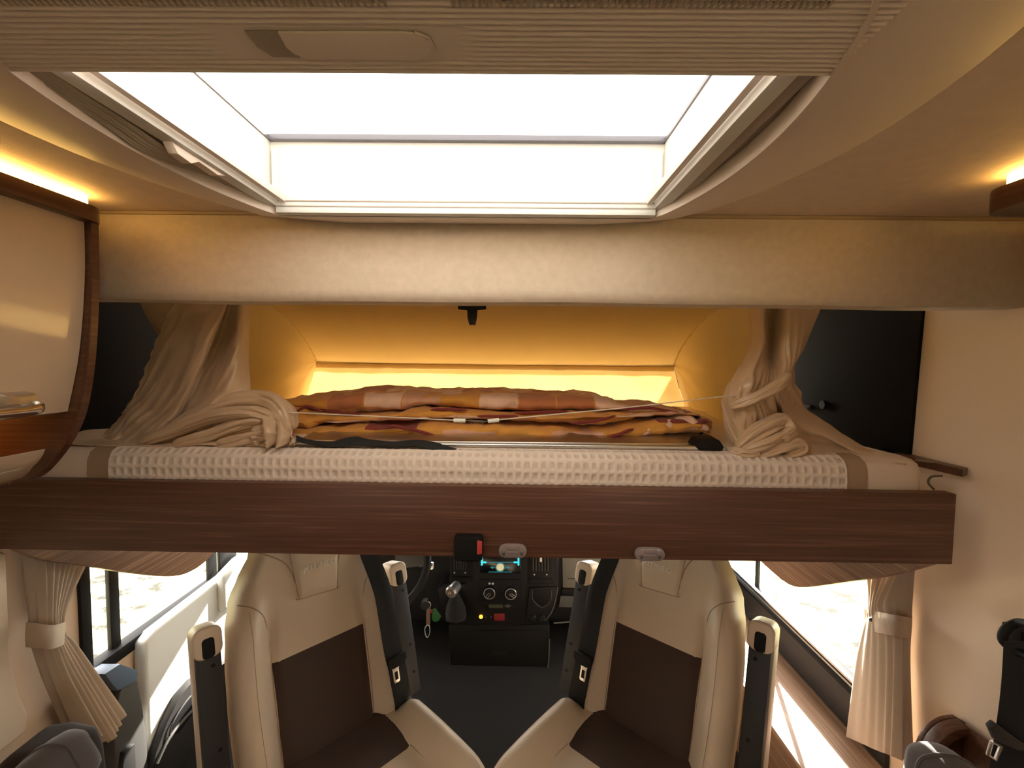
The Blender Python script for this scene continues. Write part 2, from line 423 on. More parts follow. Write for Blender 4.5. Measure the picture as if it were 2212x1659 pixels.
bmesh.ops.translate(bm, verts=[v for v in g['geom'] if isinstance(v, bmesh.types.BMVert)], vec=(0, 0, .05))
ce = frombm('ceiling', bm, 'liner'); tag(ce, 'beige fabric lined ceiling around the roof hatch', 'ceiling', kind='structure')
# sloping cab roof and windscreen
prism('cab_roof', [V(XL, 2.40, 1.90), V(XL, 2.60, 1.78), V(XL, 2.64, 1.80), V(XL, 2.45, 1.95)], (XR - XL, 0, 0), 'liner', ce)

# windscreen
w4 = thing('window_4', 'wide windscreen in front of the dashboard and yellow tent', 'windscreen', (0, 3.1, .95), kind='structure')
A, B = V(XL, 2.60, 1.79), V(XL, 3.2, .95)
prism('pane', [A, B, B + V(0, .006, .004), A + V(0, .006, .004)], (XR - XL, 0, 0), 'glass', w4)
for x in (XL, XR - .06):
    prism('pillar', [A + V(x - XL, -.02, 0), B + V(x - XL, -.02, 0), B + V(x - XL, .03, 0), A + V(x - XL, .03, 0)], (.06, 0, 0), 'dark_grey', w4)

# --- roof hatch (window_1)
w1 = thing('window_1', 'large bright roof hatch with white frame and half drawn pleated blind', 'skylight', (XS, .57, ZC), kind='structure')
nL = len(INN)
hz = []
for k, (x, y) in enumerate(OUT):
    f = sst(.82, .905, y) * (1 - sst(.30, .46, abs(x - XS)))
    hz.append(lerp(ZC, 1.878, f))
midl = [V(lerp(a[0], b[0], .45), lerp(a[1], b[1], .45), lerp(1.870, h, .30)) for a, b, h in zip(INN, OUT, hz)]
outl = [V(b[0], b[1], h) for b, h in zip(OUT, hz)]
loft('bezel', [ringz(INN, 1.876), midl, outl, ringz(OUT, ZC + .01)], 'bezel', w1, caps=False, auto=70)
loft('trim_lip', [ringz(INN, 1.900), [V(x + (XS - x) * .012, y + (.59 - y) * .012, 1.897) for x, y in INN],
                  [V(x + (XS - x) * .012, y + (.59 - y) * .012, 1.871) for x, y in INN], ringz(INN, 1.871), ringz(INN, 1.878)], 'bezel', w1, caps=False, auto=30)
# plate between lip and shaft
SX0, SX1, SY0, SY1, ZG = XS - .372, XS + .372, .345, .853, 2.014
for sd in (-1, 1):
    A_ = [V(x, y, 1.898) for x, y in (INN[:19] if sd > 0 else INN[27:46])]
    B_ = [V(SX1 if sd > 0 else SX0, p.y, 1.898) for p in A_]
    gridsolid('inner_plate', [A_, B_], 'blind_rail', w1, .005 * (1 if sd < 0 else 1))
# shaft walls
for nm, a, b in (('shaft_wall', (SX0 - .015, SY0, 1.895), (SX0, SY1 + .015, ZG)), ('shaft_wall', (SX1, SY0, 1.895), (SX1 + .015, SY1 + .015, ZG)),
                 ('shaft_wall', (SX0, SY1, 1.895), (SX1, SY1 + .015, ZG)), ('shaft_wall', (SX0, SY0 - .015, 1.895), (SX1, SY0, ZG))):
    box(nm, a, b, 'white_plastic', w1)
# thin vertical cover strips in the far corners
for x in (SX0 + .004, SX1 - .016): box('corner_strip', (x, SY1 - .006, 1.905), (x + .012, SY1, 1.995), 'white_plastic', w1, .001)
# far ledge: stepped profile
for k, (y0, y1, z0, z1) in enumerate(((.843, .855, 1.896, 1.904), (.836, .855, 1.884, 1.895), (.829, .855, 1.871, 1.883))):
    box('ledge_step', (SX0 + .02, y0, z0), (SX1 - .02, y1, z1), 'white_plastic', w1, .0015)
for z in (1.8945, 1.8825): box('ledge_shade_line', (SX0 + .02, .828 + (z - 1.8825) * .55, z - .0004), (SX1 - .02, .85, z + .0016), 'blind_rail', w1)  # dark strips painting the shade lines between the steps
# side rails of blind and fly screen
for s in (-1, 1):
    x = XS + s * .362
    box('guide_rail', (x - .011, .335, 1.884), (x + .011, .845, 1.902), 'white_plastic', w1, .002)
    box('guide_rail', (x - s * .020 - .005, .335, 1.893), (x - s * .020 + .005, .845, 1.906), 'blind', w1, .001)
    box('side_channel', (x + s * .022 - .008, .35, 1.888), (x + s * .022 + .008, .82, 1.899), 'blind_rail', w1, .002)
# bunched fly screen hanging loose at the left rail
def flyd(s, t, p): return V(0, 0, -.004 * sin(pi * t) * (1 + .6 * sin(9 * t + 2)) - .0015 * sin(60 * s))
sheet('fly_screen', [[V(XS - .398, .43, 1.889), V(XS - .404, .52, 1.884), V(XS - .405, .59, 1.880), V(XS - .398, .68, 1.889), V(XS - .392, .72, 1.892)],
                     [V(XS - .374, .43, 1.888), V(XS - .378, .52, 1.888), V(XS - .378, .59, 1.888), V(XS - .378, .68, 1.890), V(XS - .380, .70, 1.892)]], 'mesh_net', w1, 16, 40, flyd, .001)
# catch tab on the left guide rail
prism('catch_tab', [V(XS - .372, y, z) for y, z in ((.590, 1.884), (.600, 1.872), (.625, 1.870), (.640, 1.879), (.680, 1.877), (.700, 1.884))], (.014, 0, 0), 'bezel', w1, .002)
# dome pane with dark seal
box('pane', (SX0 - .03, SY0 - .03, ZG + .008), (SX1 + .03, SY1 + .03, ZG + .016), 'dome', w1)
for a, b in (((SX0, SY1 - .012, ZG - .004), (SX1, SY1, ZG + .006)), ((SX0, SY0, ZG - .004), (SX0 + .003, SY1, ZG + .004)), ((SX1 - .003, SY0, ZG - .004), (SX1, SY1, ZG + .004))):
    box('seal', a, b, 'seal_grey', w1, .001)
# pleated blind drawn over the near part, with its grip bar
X0, X1, ZB = XS - .390, XS + .390, 1.8730
g = []
NX, NY = 90, 150
def blindz(x, y):
    z = ZB + .0011 * sin((y - .31) * 2 * pi / .0062) * (1 - sst(.372, .377, y) * (1 - sst(.414, .417, y)) * sst(XS - .18, XS - .17, x) * (1 - sst(XS + .05, XS + .06, x)))
    return z
for i in range(NX + 1):
    x = lerp(X0, X1, i / NX)
    g.append([V(x, lerp(.335, .4325, j / NY), blindz(x, lerp(.335, .4325, j / NY))) for j in range(NY + 1)])
bl = gridsolid('pleated_blind', g, 'blind', w1, -.004)
P = lambda px, py: at(px, py, Z=1.8722)
# grip: dark recessed notch and raised handle plate
prism('grip_recess', [P(528, 66), P(600, 66), P(622, 98), P(650, 124), P(590, 122), P(555, 100)], (0, 0, -.0006), 'blind_rail', w1, .0002)
prism('grip_plate', [P(600, 66), P(868, 66), P(905, 70), P(930, 85), P(934, 98), P(925, 115), P(900, 124), P(660, 122), P(635, 112), P(618, 98)], (0, 0, -.0022), 'blind', w1, .0008)
tube('grip_edge', [P(868, 124) - V(0, 0, .001), P(900, 127) - V(0, 0, .001), P(928, 116) - V(0, 0, .001), P(936, 98) - V(0, 0, .001), P(925, 78) - V(0, 0, .001), P(895, 67) - V(0, 0, .001)], .0012, 'blind', w1)
box('end_frame', (X0, .305, 1.8745), (X1, .348, 1.900), 'bezel', w1, .002)
bm = bmesh.new()
for k in range(130):
    x = X0 + .05 + k * .0052
    if -.10 < x < -.055: continue
    bmesh.ops.create_cube(bm, size=1, matrix=Matrix.Translation((x, .3475, 1.8732)) @ Matrix.Diagonal((.0022, .012, .003, 1)))
frombm('vent_grille', bm, 'mesh_net', w1)['kind'] = 'stuff'

# --- left cab window (window_2): frame bars and panes
def side_window(name, X, sgn, win, bars, label, framemat='black'):
    w = thing(name, label, 'window', (X, win[0], win[2]), kind='structure')
    y0, y1, z0, z1 = win
    xo = X + sgn * .025
    box('pane', (xo - .002, y0, z0), (xo + .002, y1, z1), 'glass', w)
    for k_, (a, b) in enumerate(bars):
        xi_ = X - sgn * .010 if k_ == 0 else xo - sgn * .014
        box('window_bar', (min(xi_, xo), a, z0), (max(xi_, xo), b, z1), framemat, w, min(.004, (b - a) / 3))
    xa, xb = sorted((X - sgn * .010, X + sgn * .03))
    box('window_frame', (xa, y0, z0 - .02), (xb, y1, z0 + .018), framemat, w, .004)
    box('window_frame', (xa, y0, z1 - .02), (xb, y1, z1 + .02), framemat, w, .004)
    return w
yl = lambda px: at(px, 1330, X=XL).y
side_window('window_2', XL, -1, CW_L, ((1.195, yl(192)), (yl(246), yl(268)), (yl(460), yl(478)), (yl(484), yl(520)), (2.67, 2.71)), 'left cab side window with two black uprights')
yr = lambda px: at(px, 1240, X=XR).y
w3 = side_window('window_3', XR, 1, CW_R, ((1.225, 1.245), (yr(1630), yr(1625)), (2.67, 2.71)), 'right cab side window above the long shelf')
for k, (z, h) in enumerate(((.600, .010), (.620, .008))): box('sill_channel', (XR - .012 - .004 * k, 1.2, z), (XR - .004, 2.70, z + h), 'silver', w3, .002)
box('sill_panel', (XR - .014, 1.18, .468), (XR + .0, 2.70, .598), 'dark_grey', w3, .004)
box('sill_cap', (XR - .020, 1.18, .585), (XR - .002, 2.70, .600), 'black', w3, .004)
# blacked-out windows beside the bed
w5 = thing('window_5', 'blacked out side window at the right end of the bed', 'window', (XR, 1.15, 1.36), kind='structure')
pR = [V(XR - .010, 1.146, 1.89), V(XR - .010, 1.166, 1.352), V(XR - .010, 1.9, 1.352), V(XR - .010, 1.9, 1.89)]
prism('blackout_panel', pR, (.009, 0, 0), 'black_panel', w5, .002)
box('latch', (XR - .022, at(1765, 865, X=XR).y, 1.44), (XR - .010, at(1738, 865, X=XR).y, 1.455), 'black', w5, .003)
disc('knob', (XR - .010, at(1790, 858, X=XR).y, 1.462), .014, (-1, 0, 0), .012, 'black', w5)
w6 = thing('window_6', 'blacked out side window at the left end of the bed', 'window', (XL, 1.0, 1.36), kind='structure')
box('blackout_panel', (XL + .001, .98, 1.30), (XL + .010, 1.95, 1.89), 'black_panel', w6, .002)
# unseen living area windows behind the viewer, added and sized for fill light
for nm, X, s, win, lb in (('window_7', XL, -1, (-1.8, -.9, 1.05, 1.55), 'unseen left living area window behind the viewer, added for fill light'), ('window_8', XR, 1, (-2.0, -1.1, 1.0, 1.5), 'unseen right living area window behind the viewer, added for fill light')):
    side_window(nm, X, s, win, ((win[0] - .01, win[0] + .02), (win[1] - .02, win[1] + .01)), lb)

# beam fascia over the bed opening
BY = .915
prof = [(BY, 1.90), (BY, 1.79), (BY + .001, 1.745), (BY + .004, 1.730), (BY + .012, 1.7215), (BY + .025, 1.720), (BY + .06, 1.720), (BY + .075, 1.728), (BY + .078, 1.90)]
rings = []
for k in range(61):
    x = lerp(XL, XR, k / 60); dz = .0012 * sin(x * 5 + 1) + .0008 * sin(x * 13)
    rings.append([V(x, y + (.0015 * sin(x * 9) if z < 1.8 else 0), z + (dz if z < 1.8 else 0)) for y, z in prof])
bf = loft('trim_1', rings, 'beam_fabric', None, auto=40); tag(bf, 'wide beige fabric covered fascia above the bed opening', 'fascia', kind='structure')
# shadow line of the gap between ceiling and fascia, painted as a dark strip
tb = box('joint_shadow', (XL, BY - .004, 1.893), (XR, BY + .002, 1.8995), 'stitch', None, .001); tag(tb, 'thin dark strip painted as the shadow line where ceiling meets the fascia', 'trim', kind='structure')

# ground outside
gd = box('ground', (-45, -45, -.80), (45, 45, -.72), 'grass'); tag(gd, 'sunlit dry grass outside the windows', 'grass', kind='structure')

# ------------------------------------------------------------------ drop-down bed
bed = thing('drop_down_bed', 'drop-down bed with long dark walnut front board below the mattress', 'bed', (XC, 1.5, 1.154))
TL, BL = at(-60, 1034, Y=.986), at(-60, 1186, Y=.986)
TR, BR = at(2062, 1067, Y=.955), at(2062, 1220, Y=.955)
TL.x = BL.x = -1.21; TR.x = BR.x = .970
d = V(0, .028, 0)
hexa('front_board', [BL, BR, BR + d, BL + d, TL, TR, TR + d, TL + d], 'walnut', bed, .003)
box('bed_base', (-1.20, 1.02, 1.19), (.95, 2.55, 1.245), 'dark_grey', bed, .005)  # hidden far end lengthened to block direct sun from the seat cushions
# curved side skirts under the bed
def skirt(x, t, pix):
    c = curve([at(px, py, X=x) for px, py in pix], 50)
    c.append(V(x, c[-1].y + .25, 1.19)); c.append(V(x, 1.0, 1.19))
    return prism('side_skirt', c, (t, 0, 0), 'walnut_y', bed, .002)
skirt(-1.150, -.018, [(31, 1186), (94, 1209), (185, 1222), (250, 1233), (313, 1242), (369, 1245), (404, 1238), (438, 1218), (470, 1186)])
skirt(.945, .018, [(2031, 1212), (1923, 1242), (1826, 1257), (1745, 1268), (1716, 1267), (1695, 1257), (1670, 1237), (1636, 1206)])
# buckle holder and two clear lamp/latch fittings on the board
def onboard(px, py): return at(px, py, Y=lerp(.986, .955, (px + 60) / 2122) - .001)
def plate(name, px0, py0, px1, py1, depth, m, parent, r=.008, bev=.003):
    a, b = onboard(px0, py0), onboard(px1, py1); c = (a + b) / 2; w, h = b.x - a.x, a.z - b.z
    return prism(name, [c + V(x, 0, z) for x, z in rrect(w, h, min(r, w / 2.01, h / 2.01))], (0, -depth, 0), m, parent, bev)
bk = plate('belt_buckle', 984, 1151, 1044, 1202, .026, 'black', bed, .006, .004)
bk['label'] = 'black seat belt buckle with red release button'
a = onboard(1040, 1172); b = onboard(1044, 1186)
prism('release_button', [a + V(-.008, -.004, .016), a + V(.0035, -.004, .014), a + V(.0035, -.004, -.014), a + V(-.008, -.004, -.016)], (0, -.024, 0), 'red_plastic', bk, .002)
plate('buckle_lip', 990, 1194, 1038, 1206, .020, 'black', bk, .004, .002)
for x0, y0, x1, y1 in ((1077, 1172, 1138, 1201), (1369, 1179, 1433, 1208)):
    f = plate('latch_light', x0, y0, x1, y1, .014, 'clear_plastic', bed, .016, .005)
    xm = (x0 + x1) / 2
    plate('lens', xm - 14, y0 + 1, xm + 14, y0 + 11, .0150, 'clear_plastic', f, .002, .001)
    for q in (-19, 19):
        c = onboard(xm + q, y0 + 19); disc('screw', c + V(0, -.012, 0), .0035, (0, -1, 0), .003, 'mid_grey', f, 10)
    c = onboard(xm, y0 + 15); box('ridge', (c.x - .012, c.y - .0165, c.z - .0012), (c.x + .012, c.y - .012, c.z + .0012), 'clear_plastic', f, .001)

# mattress
mt = thing('mattress', 'cream mattress with waffle weave cover and tan end bands', 'mattress', (XC, 1.05, 1.25))
def mprof(off, z0=1.25):
    """front/top profile (y,z) of the mattress, pushed out by off"""
    P = [(1.000, z0), (.997, 1.30), (.996, 1.335), (.998, 1.360), (1.006, 1.377), (1.022, 1.3855), (1.05, 1.3875), (1.10, 1.388)]
    Q = []
    for i, (y, z) in enumerate(P):
        a = P[max(i - 1, 0)]; b = P[min(i + 1, len(P) - 1)]; ty, tz = b[0] - a[0], b[1] - a[1]; l = math.hypot(ty, tz)
        Q.append((y - tz / l * off, z + ty / l * off))
    return Q
def mat_x(x): return lerp(.012, -.012, (x + 1.2) / 2.15)   # the board runs a hair nearer at the right
def mring(x, off=0.): return [V(x, y + mat_x(x), z) for y, z in mprof(off)] 
def body_ring(x, k=0.):
    r = mring(x); return r + [V(x, 2.12, 1.388), V(x, 2.12, 1.25)]
def shrink(r, s): 
    c = V(r[0].x, 1.5, 1.32); return [V(p.x, c.y + (p.y - c.y) * (1 - s * .02), c.z + (p.z - c.z) * (1 - s * .12)) for p in r]
xs = [-1.205, -1.195, -1.18] + [lerp(-1.15, .88, k / 20) for k in range(21)] + [.905, .920, .930]
sh = [1.5, .4, 0] + [0] * 21 + [.05, .4, 1.6]
loft('mattress_body', [shrink(body_ring(x), s) for x, s in zip(xs, sh)], 'mattress_cream', mt)
def band(x0, x1):
    n = 6; g = [[p for p in mring(lerp(x0, x1, i / n), .0022)] for i in range(n + 1)]
    return gridsolid('end_band', g, 'mattress_band', mt, .002)
zx = lambda px, py: at(px, py, Y=1.0).x
band(zx(184, 1010), zx(232, 1010)); band(zx(1812, 1030), zx(1862, 1030))
# waffle cover: recessed square cells woven into the cloth, real relief
xa, xb = zx(232, 1010), zx(1818, 1030); NC = 88; SUBX = 8
prof = mprof(0.0); ln = [0]
for a, b in zip(prof, prof[1:]): ln.append(ln[-1] + math.hypot(b[0] - a[0], b[1] - a[1]))
def palong(s):
    for i in range(len(ln) - 1):
        if s <= ln[i + 1] + 1e-9:
            f = (s - ln[i]) / (ln[i + 1] - ln[i]); a, b = prof[i], prof[i + 1]
            ty, tz = b[0] - a[0], b[1] - a[1]; l = math.hypot(ty, tz)
            return a[0] + ty * f, a[1] + tz * f, -tz / l, ty / l
    return prof[-1][0], prof[-1][1], 0, 1
s0, s1 = .05, ln[-1] - .005; cell = (xb - xa) / NC; NR = max(1, round((s1 - s0) / (cell * 1.25))); SUBY = 8
g = []; CELL = []
def bumpc(f): return sst(.16, .30, f) * (1 - sst(.70, .84, f))
for i in range(NC * SUBX + 1):
    x = lerp(xa, xb, i / (NC * SUBX)); fx = (i % SUBX) / SUBX; row = []
    for j in range(NR * SUBY + 1):
        s = lerp(s0, s1, j / (NR * SUBY)); fy = (j % SUBY) / SUBY
        y, z, ny, nz = palong(s)
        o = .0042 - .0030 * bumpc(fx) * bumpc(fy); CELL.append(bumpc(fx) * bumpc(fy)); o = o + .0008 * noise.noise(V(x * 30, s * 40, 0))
        row.append(V(x, y + mat_x(x) + ny * o, z + nz * o))
    g.append(row)
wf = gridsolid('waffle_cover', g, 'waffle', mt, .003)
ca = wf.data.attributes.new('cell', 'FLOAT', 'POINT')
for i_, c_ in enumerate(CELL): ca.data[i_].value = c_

# ladder lying across the bed
ld = thing('bed_ladder', 'aluminium bed ladder lying across the mattress with black foot cap', 'ladder', (0, 1.16, 1.39))
tube('front_rail', [at(640, 957, Z=1.398), at(1100, 962, Z=1.398), at(1568, 968, Z=1.398)], .005, 'alu', ld, 10)
a, b = at(640, 957, Z=1.396), at(1568, 966, Z=1.396)
hexa('flat_rail', [a + V(0, .010, -.004), b + V(0, .010, -.004), b + V(-.02, .12, .004), a + V(0, .12, .004), a + V(0, .012, .006), b + V(0, .012, .006), b + V(-.02, .12, .016), a + V(0, .12, .016)], 'alu', ld, .003)
prism('foot_cap', [at(1502, 966, Y=1.034), at(1512, 952, Y=1.034), at(1540, 946, Y=1.034), at(1556, 952, Y=1.034), at(1566, 968, Y=1.034), at(1560, 975, Y=1.034), at(1538, 975, Y=1.034), at(1512, 974, Y=1.034)], (0, .05, .004), 'black', ld, .004)
tube('hook', curve([at(1512, 938, Y=1.22), at(1517, 926, Y=1.22), at(1510, 919, Y=1.22), at(1502, 921, Y=1.22)], 12), .006, 'mid_grey', ld)

# black strap on the bed
sp = thing('webbing_strap', 'loose black strap lying in front of the duvet', 'strap', at(800, 960, Y=1.06))
top = [(640, 940), (670, 950), (715, 953), (740, 947), (770, 943), (800, 949), (850, 953), (900, 950), (940, 955), (975, 966), (1004, 972)]
bot = [(640, 950), (670, 957), (715, 964), (740, 963), (770, 961), (800, 962), (850, 963), (900, 963), (940, 972), (975, 974), (1004, 974)]
sheet('strap_web', [[at(x, y, Y=1.042 - .006 * (x > 900)) for x, y in top], [at(x, (y + q[1]) / 2 + 1, Y=1.031 - .004 * (x > 900)) for (x, y), q in zip(top, bot)], [at(x, y + 1, Y=1.024 - .002 * (x > 900)) for x, y in bot]], 'black_fabric', sp, 8, 60, None, .003)

# duvet: layered folds
dv = thing('duvet', 'rolled orange duvet with pink and dark red patchwork print', 'duvet', (at(1060, 955, Y=1.3)))
def interp(P, x):
    if x <= P[0][0]: return P[0][1]
    for a, b in zip(P, P[1:]):
        if x <= b[0]: 
            t = (x - a[0]) / (b[0] - a[0]); t = t * t * (3 - 2 * t) * .5 + t * .5; return lerp(a[1], b[1], t)
    return P[-1][1]
def fold(name, top, bot, Yf, dep, m, seed, x0, x1, taper=.05, wr=1.):
    """pillow-like fold: front outline from top/bottom lines given along the photo's x, front at Yf, depth dep"""
    rings = []; n = 110; K = 30
    for i in range(n + 1):
        t = i / n; px = lerp(x0, x1, t); e = min(1, min(t, 1 - t) / taper); e = sqrt(max(.02, 1 - (1 - e) ** 2))
        yt, yb = interp(top, px), interp(bot, px); Yc = Yf + dep / 2
        pt, pb = at(px, yt, Y=Yf + dep * .25), at(px, yb, Y=Yf + dep * .08)
        zc, hz_ = (pt.z + pb.z) / 2, (pt.z - pb.z) / 2 * e
        if name == 'lower_fold': pass
        ring = []
        for k in range(K):
            a = 2 * pi * k / K; cx, sx = cos(a), sin(a)
            yy = Yc - dep / 2 * e * math.copysign(abs(cx) ** .8, cx); zz = zc + hz_ * math.copysign(abs(sx) ** .75, sx)
            q = V(px * .0016, yy, zz)
            w1_ = noise.noise(V(q.x * 9 + seed, yy * 22, zz * 60)) * .006 + noise.noise(V(q.x * 34 + seed, yy * 14, zz * 40)) * .0045 + abs(noise.noise(V(q.x * 16 + seed * 2, yy * 9 + zz * 30, zz * 12))) * -.010
            w1_ *= wr * e * 1.5
            X = at(px, yt, Y=Yc).x
            ring.append(V(X + w1_ * .2, yy - cx * w1_, zz + sx * w1_ * .8))
        rings.append(ring)
    return loft(name, rings, m, dv, auto=80)
LT = [(612, 880), (640, 862), (700, 852), (770, 844), (800, 838), (850, 836), (900, 842), (950, 845), (1000, 842), (1050, 843), (1100, 846), (1150, 850), (1200, 850), (1250, 848), (1290, 855), (1330, 870), (1352, 876)]
L1 = [(612, 902), (660, 874), (700, 884), (760, 893), (830, 893), (880, 888), (940, 878), (980, 878), (1040, 884), (1100, 890), (1200, 886), (1290, 885), (1352, 884)]
L2 = [(612, 905), (650, 912), (720, 918), (800, 912), (880, 905), (960, 905), (1040, 908), (1100, 908), (1180, 912), (1240, 922), (1280, 918), (1340, 905), (1420, 892), (1500, 900)]
LB = [(625, 945), (660, 954), (720, 953), (790, 952), (880, 952), (1000, 957), (1100, 957), (1200, 959), (1260, 960), (1320, 955), (1400, 946), (1460, 940), (1508, 938)]
fold('top_fold', LT, [(x, y + 5) for x, y in L1], 1.19, .36, 'duvet_patch', 3.1, 614, 1356, .05, .9)
fold('middle_fold', [(x, y - 7) for x, y in L1] + [(1400, 876), (1450, 884), (1500, 905)], [(x, y + 4) for x, y in L2], 1.165, .36, 'duvet_orange', 8.7, 618, 1490, .06, 1.2)
fold('inner_fold', [(640, 892), (760, 900), (880, 893), (1000, 888), (1140, 893), (1290, 888), (1420, 884)], [(640, 915), (760, 917), (880, 910), (1000, 905), (1140, 906), (1290, 905), (1420, 900)], 1.150, .30, 'duvet_patch', 5.5, 700, 1420, .10, 1.)
fold('lower_fold', [(x, y - 6) for x, y in L2], LB, 1.135, .40, 'duvet_orange', 14.2, 622, 1506, .04, 1.3)
fold('side_roll', [(622, 870), (650, 868), (690, 884), (740, 905)], [(622, 925), (650, 938), (690, 935), (740, 925)], 1.150, .26, 'duvet_orange', 21, 617, 735, .35, 1.2)
fold('lower_lining', [(640, 920), (740, 926), (790, 930), (830, 922), (940, 940), (1060, 950), (1180, 952)], [(640, 955), (740, 957), (790, 957), (940, 958), (1180, 961)], 1.122, .30, 'duvet_patch', 31, 640, 1180, .08, .8)
fold('corner_fold', [(1300, 935), (1360, 912), (1420, 893), (1460, 888), (1490, 905), (1512, 938)], [(1300, 957), (1360, 950), (1420, 942), (1460, 940), (1512, 941)], 1.140, .26, 'duvet_patch', 41, 1290, 1512, .10, .9)

# dark red piping showing along the fold edges, in short lengths
def redline(px0, px1, line, Y, dy=0):
    tube('red_piping', [at(px, interp(line, px) + dy + 1.5 * noise.noise(V(px * .05, dy, 1)), Y=Y) for px in [lerp(px0, px1, k / 20) for k in range(21)]], lambda t: .0045 * sqrt(max(.02, 1 - (2 * t - 1) ** 4)), 'duvet_red', dv, 6)
redline(690, 780, L1, 1.178, 2); redline(1110, 1230, L1, 1.178, 3); redline(930, 1010, L1, 1.168, 6); redline(1330, 1470, [(1330, 884), (1400, 881), (1470, 892)], 1.172)
redline(830, 940, [(830, 922), (850, 920), (880, 926), (940, 940)], 1.128); redline(1230, 1330, L2, 1.150, -8); redline(1030, 1120, L2, 1.146, -9)
redline(1285, 1370, [(1285, 955), (1330, 940), (1370, 926)], 1.130); redline(640, 690, L1, 1.160, 4)
# white elastic cords with clips, stretched across the bed
def cord(name, label, P, clip):
    c = thing(name, label, 'cord', P[0], 'elastic curtain cords over the bed')
    tube('elastic', P, .0016, 'cord', c, 6)
    a, b = clip; dr = (b - a).normalized()
    tube('clip', [a, a + (b - a) * .75], .0052, 'white_clip', c, 10)
    tube('clip_hook', curve([a + (b - a) * .72, b, b + dr * .006 + V(0, 0, -.005), b + V(0, 0, -.008)], 8), .0014, 'mid_grey', c, 6)
cord('elastic_cord', 'white elastic cord from the left curtain pile ending in a white clip', [at(585, 889, Y=1.06), at(780, 898, Y=1.07), at(985, 908, Y=1.08)], (at(980, 908, Y=1.08), at(1014, 909, Y=1.08)))
cord('elastic_cord', 'white elastic cord rising to the right curtain ending in a white clip', [at(1600, 852, Y=1.06), at(1340, 882, Y=1.07), at(1075, 907, Y=1.08)], (at(1078, 907, Y=1.08), at(1046, 911, Y=1.08)))
tube('clip_link', [at(1014, 909, Y=1.08), at(1030, 910, Y=1.08), at(1046, 911, Y=1.08)], .003, 'key_brown', bpy.data.objects['elastic_cord'])

# T-shaped black strap under the fascia
ts = thing('hanging_tab', 'black T-shaped strap hanging below the middle of the fascia', 'strap', at(1020, 652, Y=.99))
prism('tab_web', [at(x, y + 6, Y=.996) for x, y in ((989, 640), (1050, 640), (1050, 662), (1031, 664), (1030, 680), (1027, 696), (1014, 696), (1010, 682), (1009, 664), (989, 662))], (0, .004, 0), 'black_fabric', ts, .001)

# small walnut shelf at the right end of the bed
cs = thing('corner_shelf', 'small walnut shelf with cup hole at the right end of the bed', 'shelf', (1.0, 1.05, 1.36))
prism('shelf_board', [at(2080, 1014, Z=1.362), at(1945, 984, Z=1.362), at(1930, 972, Z=1.362), V(XR - .002, 1.30, 1.362), V(XR - .002, 1.02, 1.362)], (0, 0, -.018), 'walnut_end', cs, .002)
c = at(2000, 997, Z=1.363); disc('cup_hole', c, .020, (0, 0, 1), .0015, 'walnut_trim', cs)
tube('support_wire', curve([at(2035, 1028, Y=1.02), at(2012, 1030, Y=1.02), at(2005, 1043, Y=1.02), at(2018, 1058, Y=1.01)], 12), .0025, 'key_brown', cs)

# ------------------------------------------------------------------ yellow tent around the bed
tn = thing('cab_tent', 'mustard yellow fabric tent closing the front of the bed', 'tent', (XC, 2.2, 1.39))
RL, RR = at(685, 781, Y=2.2), at(1455, 789, Y=2.2)
tube('tent_pole', [RL + V(0, 0, -.004), RR + V(0, 0, -.004)], .009, 'alu', tn, 10)
for p in (RL, RR): disc('pole_end', p + V(0, -.016, 0), .007, (0, -1, 0), .006, 'chrome', tn, 12)
def wrin(a, f, seed=0):
    def d(s, t, p): return V(0, noise.noise(V(s * f + seed, t * 3, seed)) * a, noise.noise(V(s * f, t * 3 + 9, seed)) * a * .5)
    return d
cl = lambda px, py, Y: at(px, py, Y=Y)
# top panel from behind the fascia down to the pole, with arched side edges
Lar = [cl(535, 625, 1.15), cl(592, 662, 1.40), cl(636, 704, 1.70), cl(668, 748, 2.0), RL]
Rar = [cl(1612, 635, 1.15), cl(1545, 668, 1.40), cl(1500, 710, 1.70), cl(1470, 754, 2.0), RR]
sheet('roof_panel', [[lerp(a, b, k / 4) + V(0, 0, -.010 * sin(pi * k / 4)) for a, b in zip(Lar, Rar)] for k in range(5)], 'tent', tn, 40, 30, wrin(.005, 4, 1), .0015)
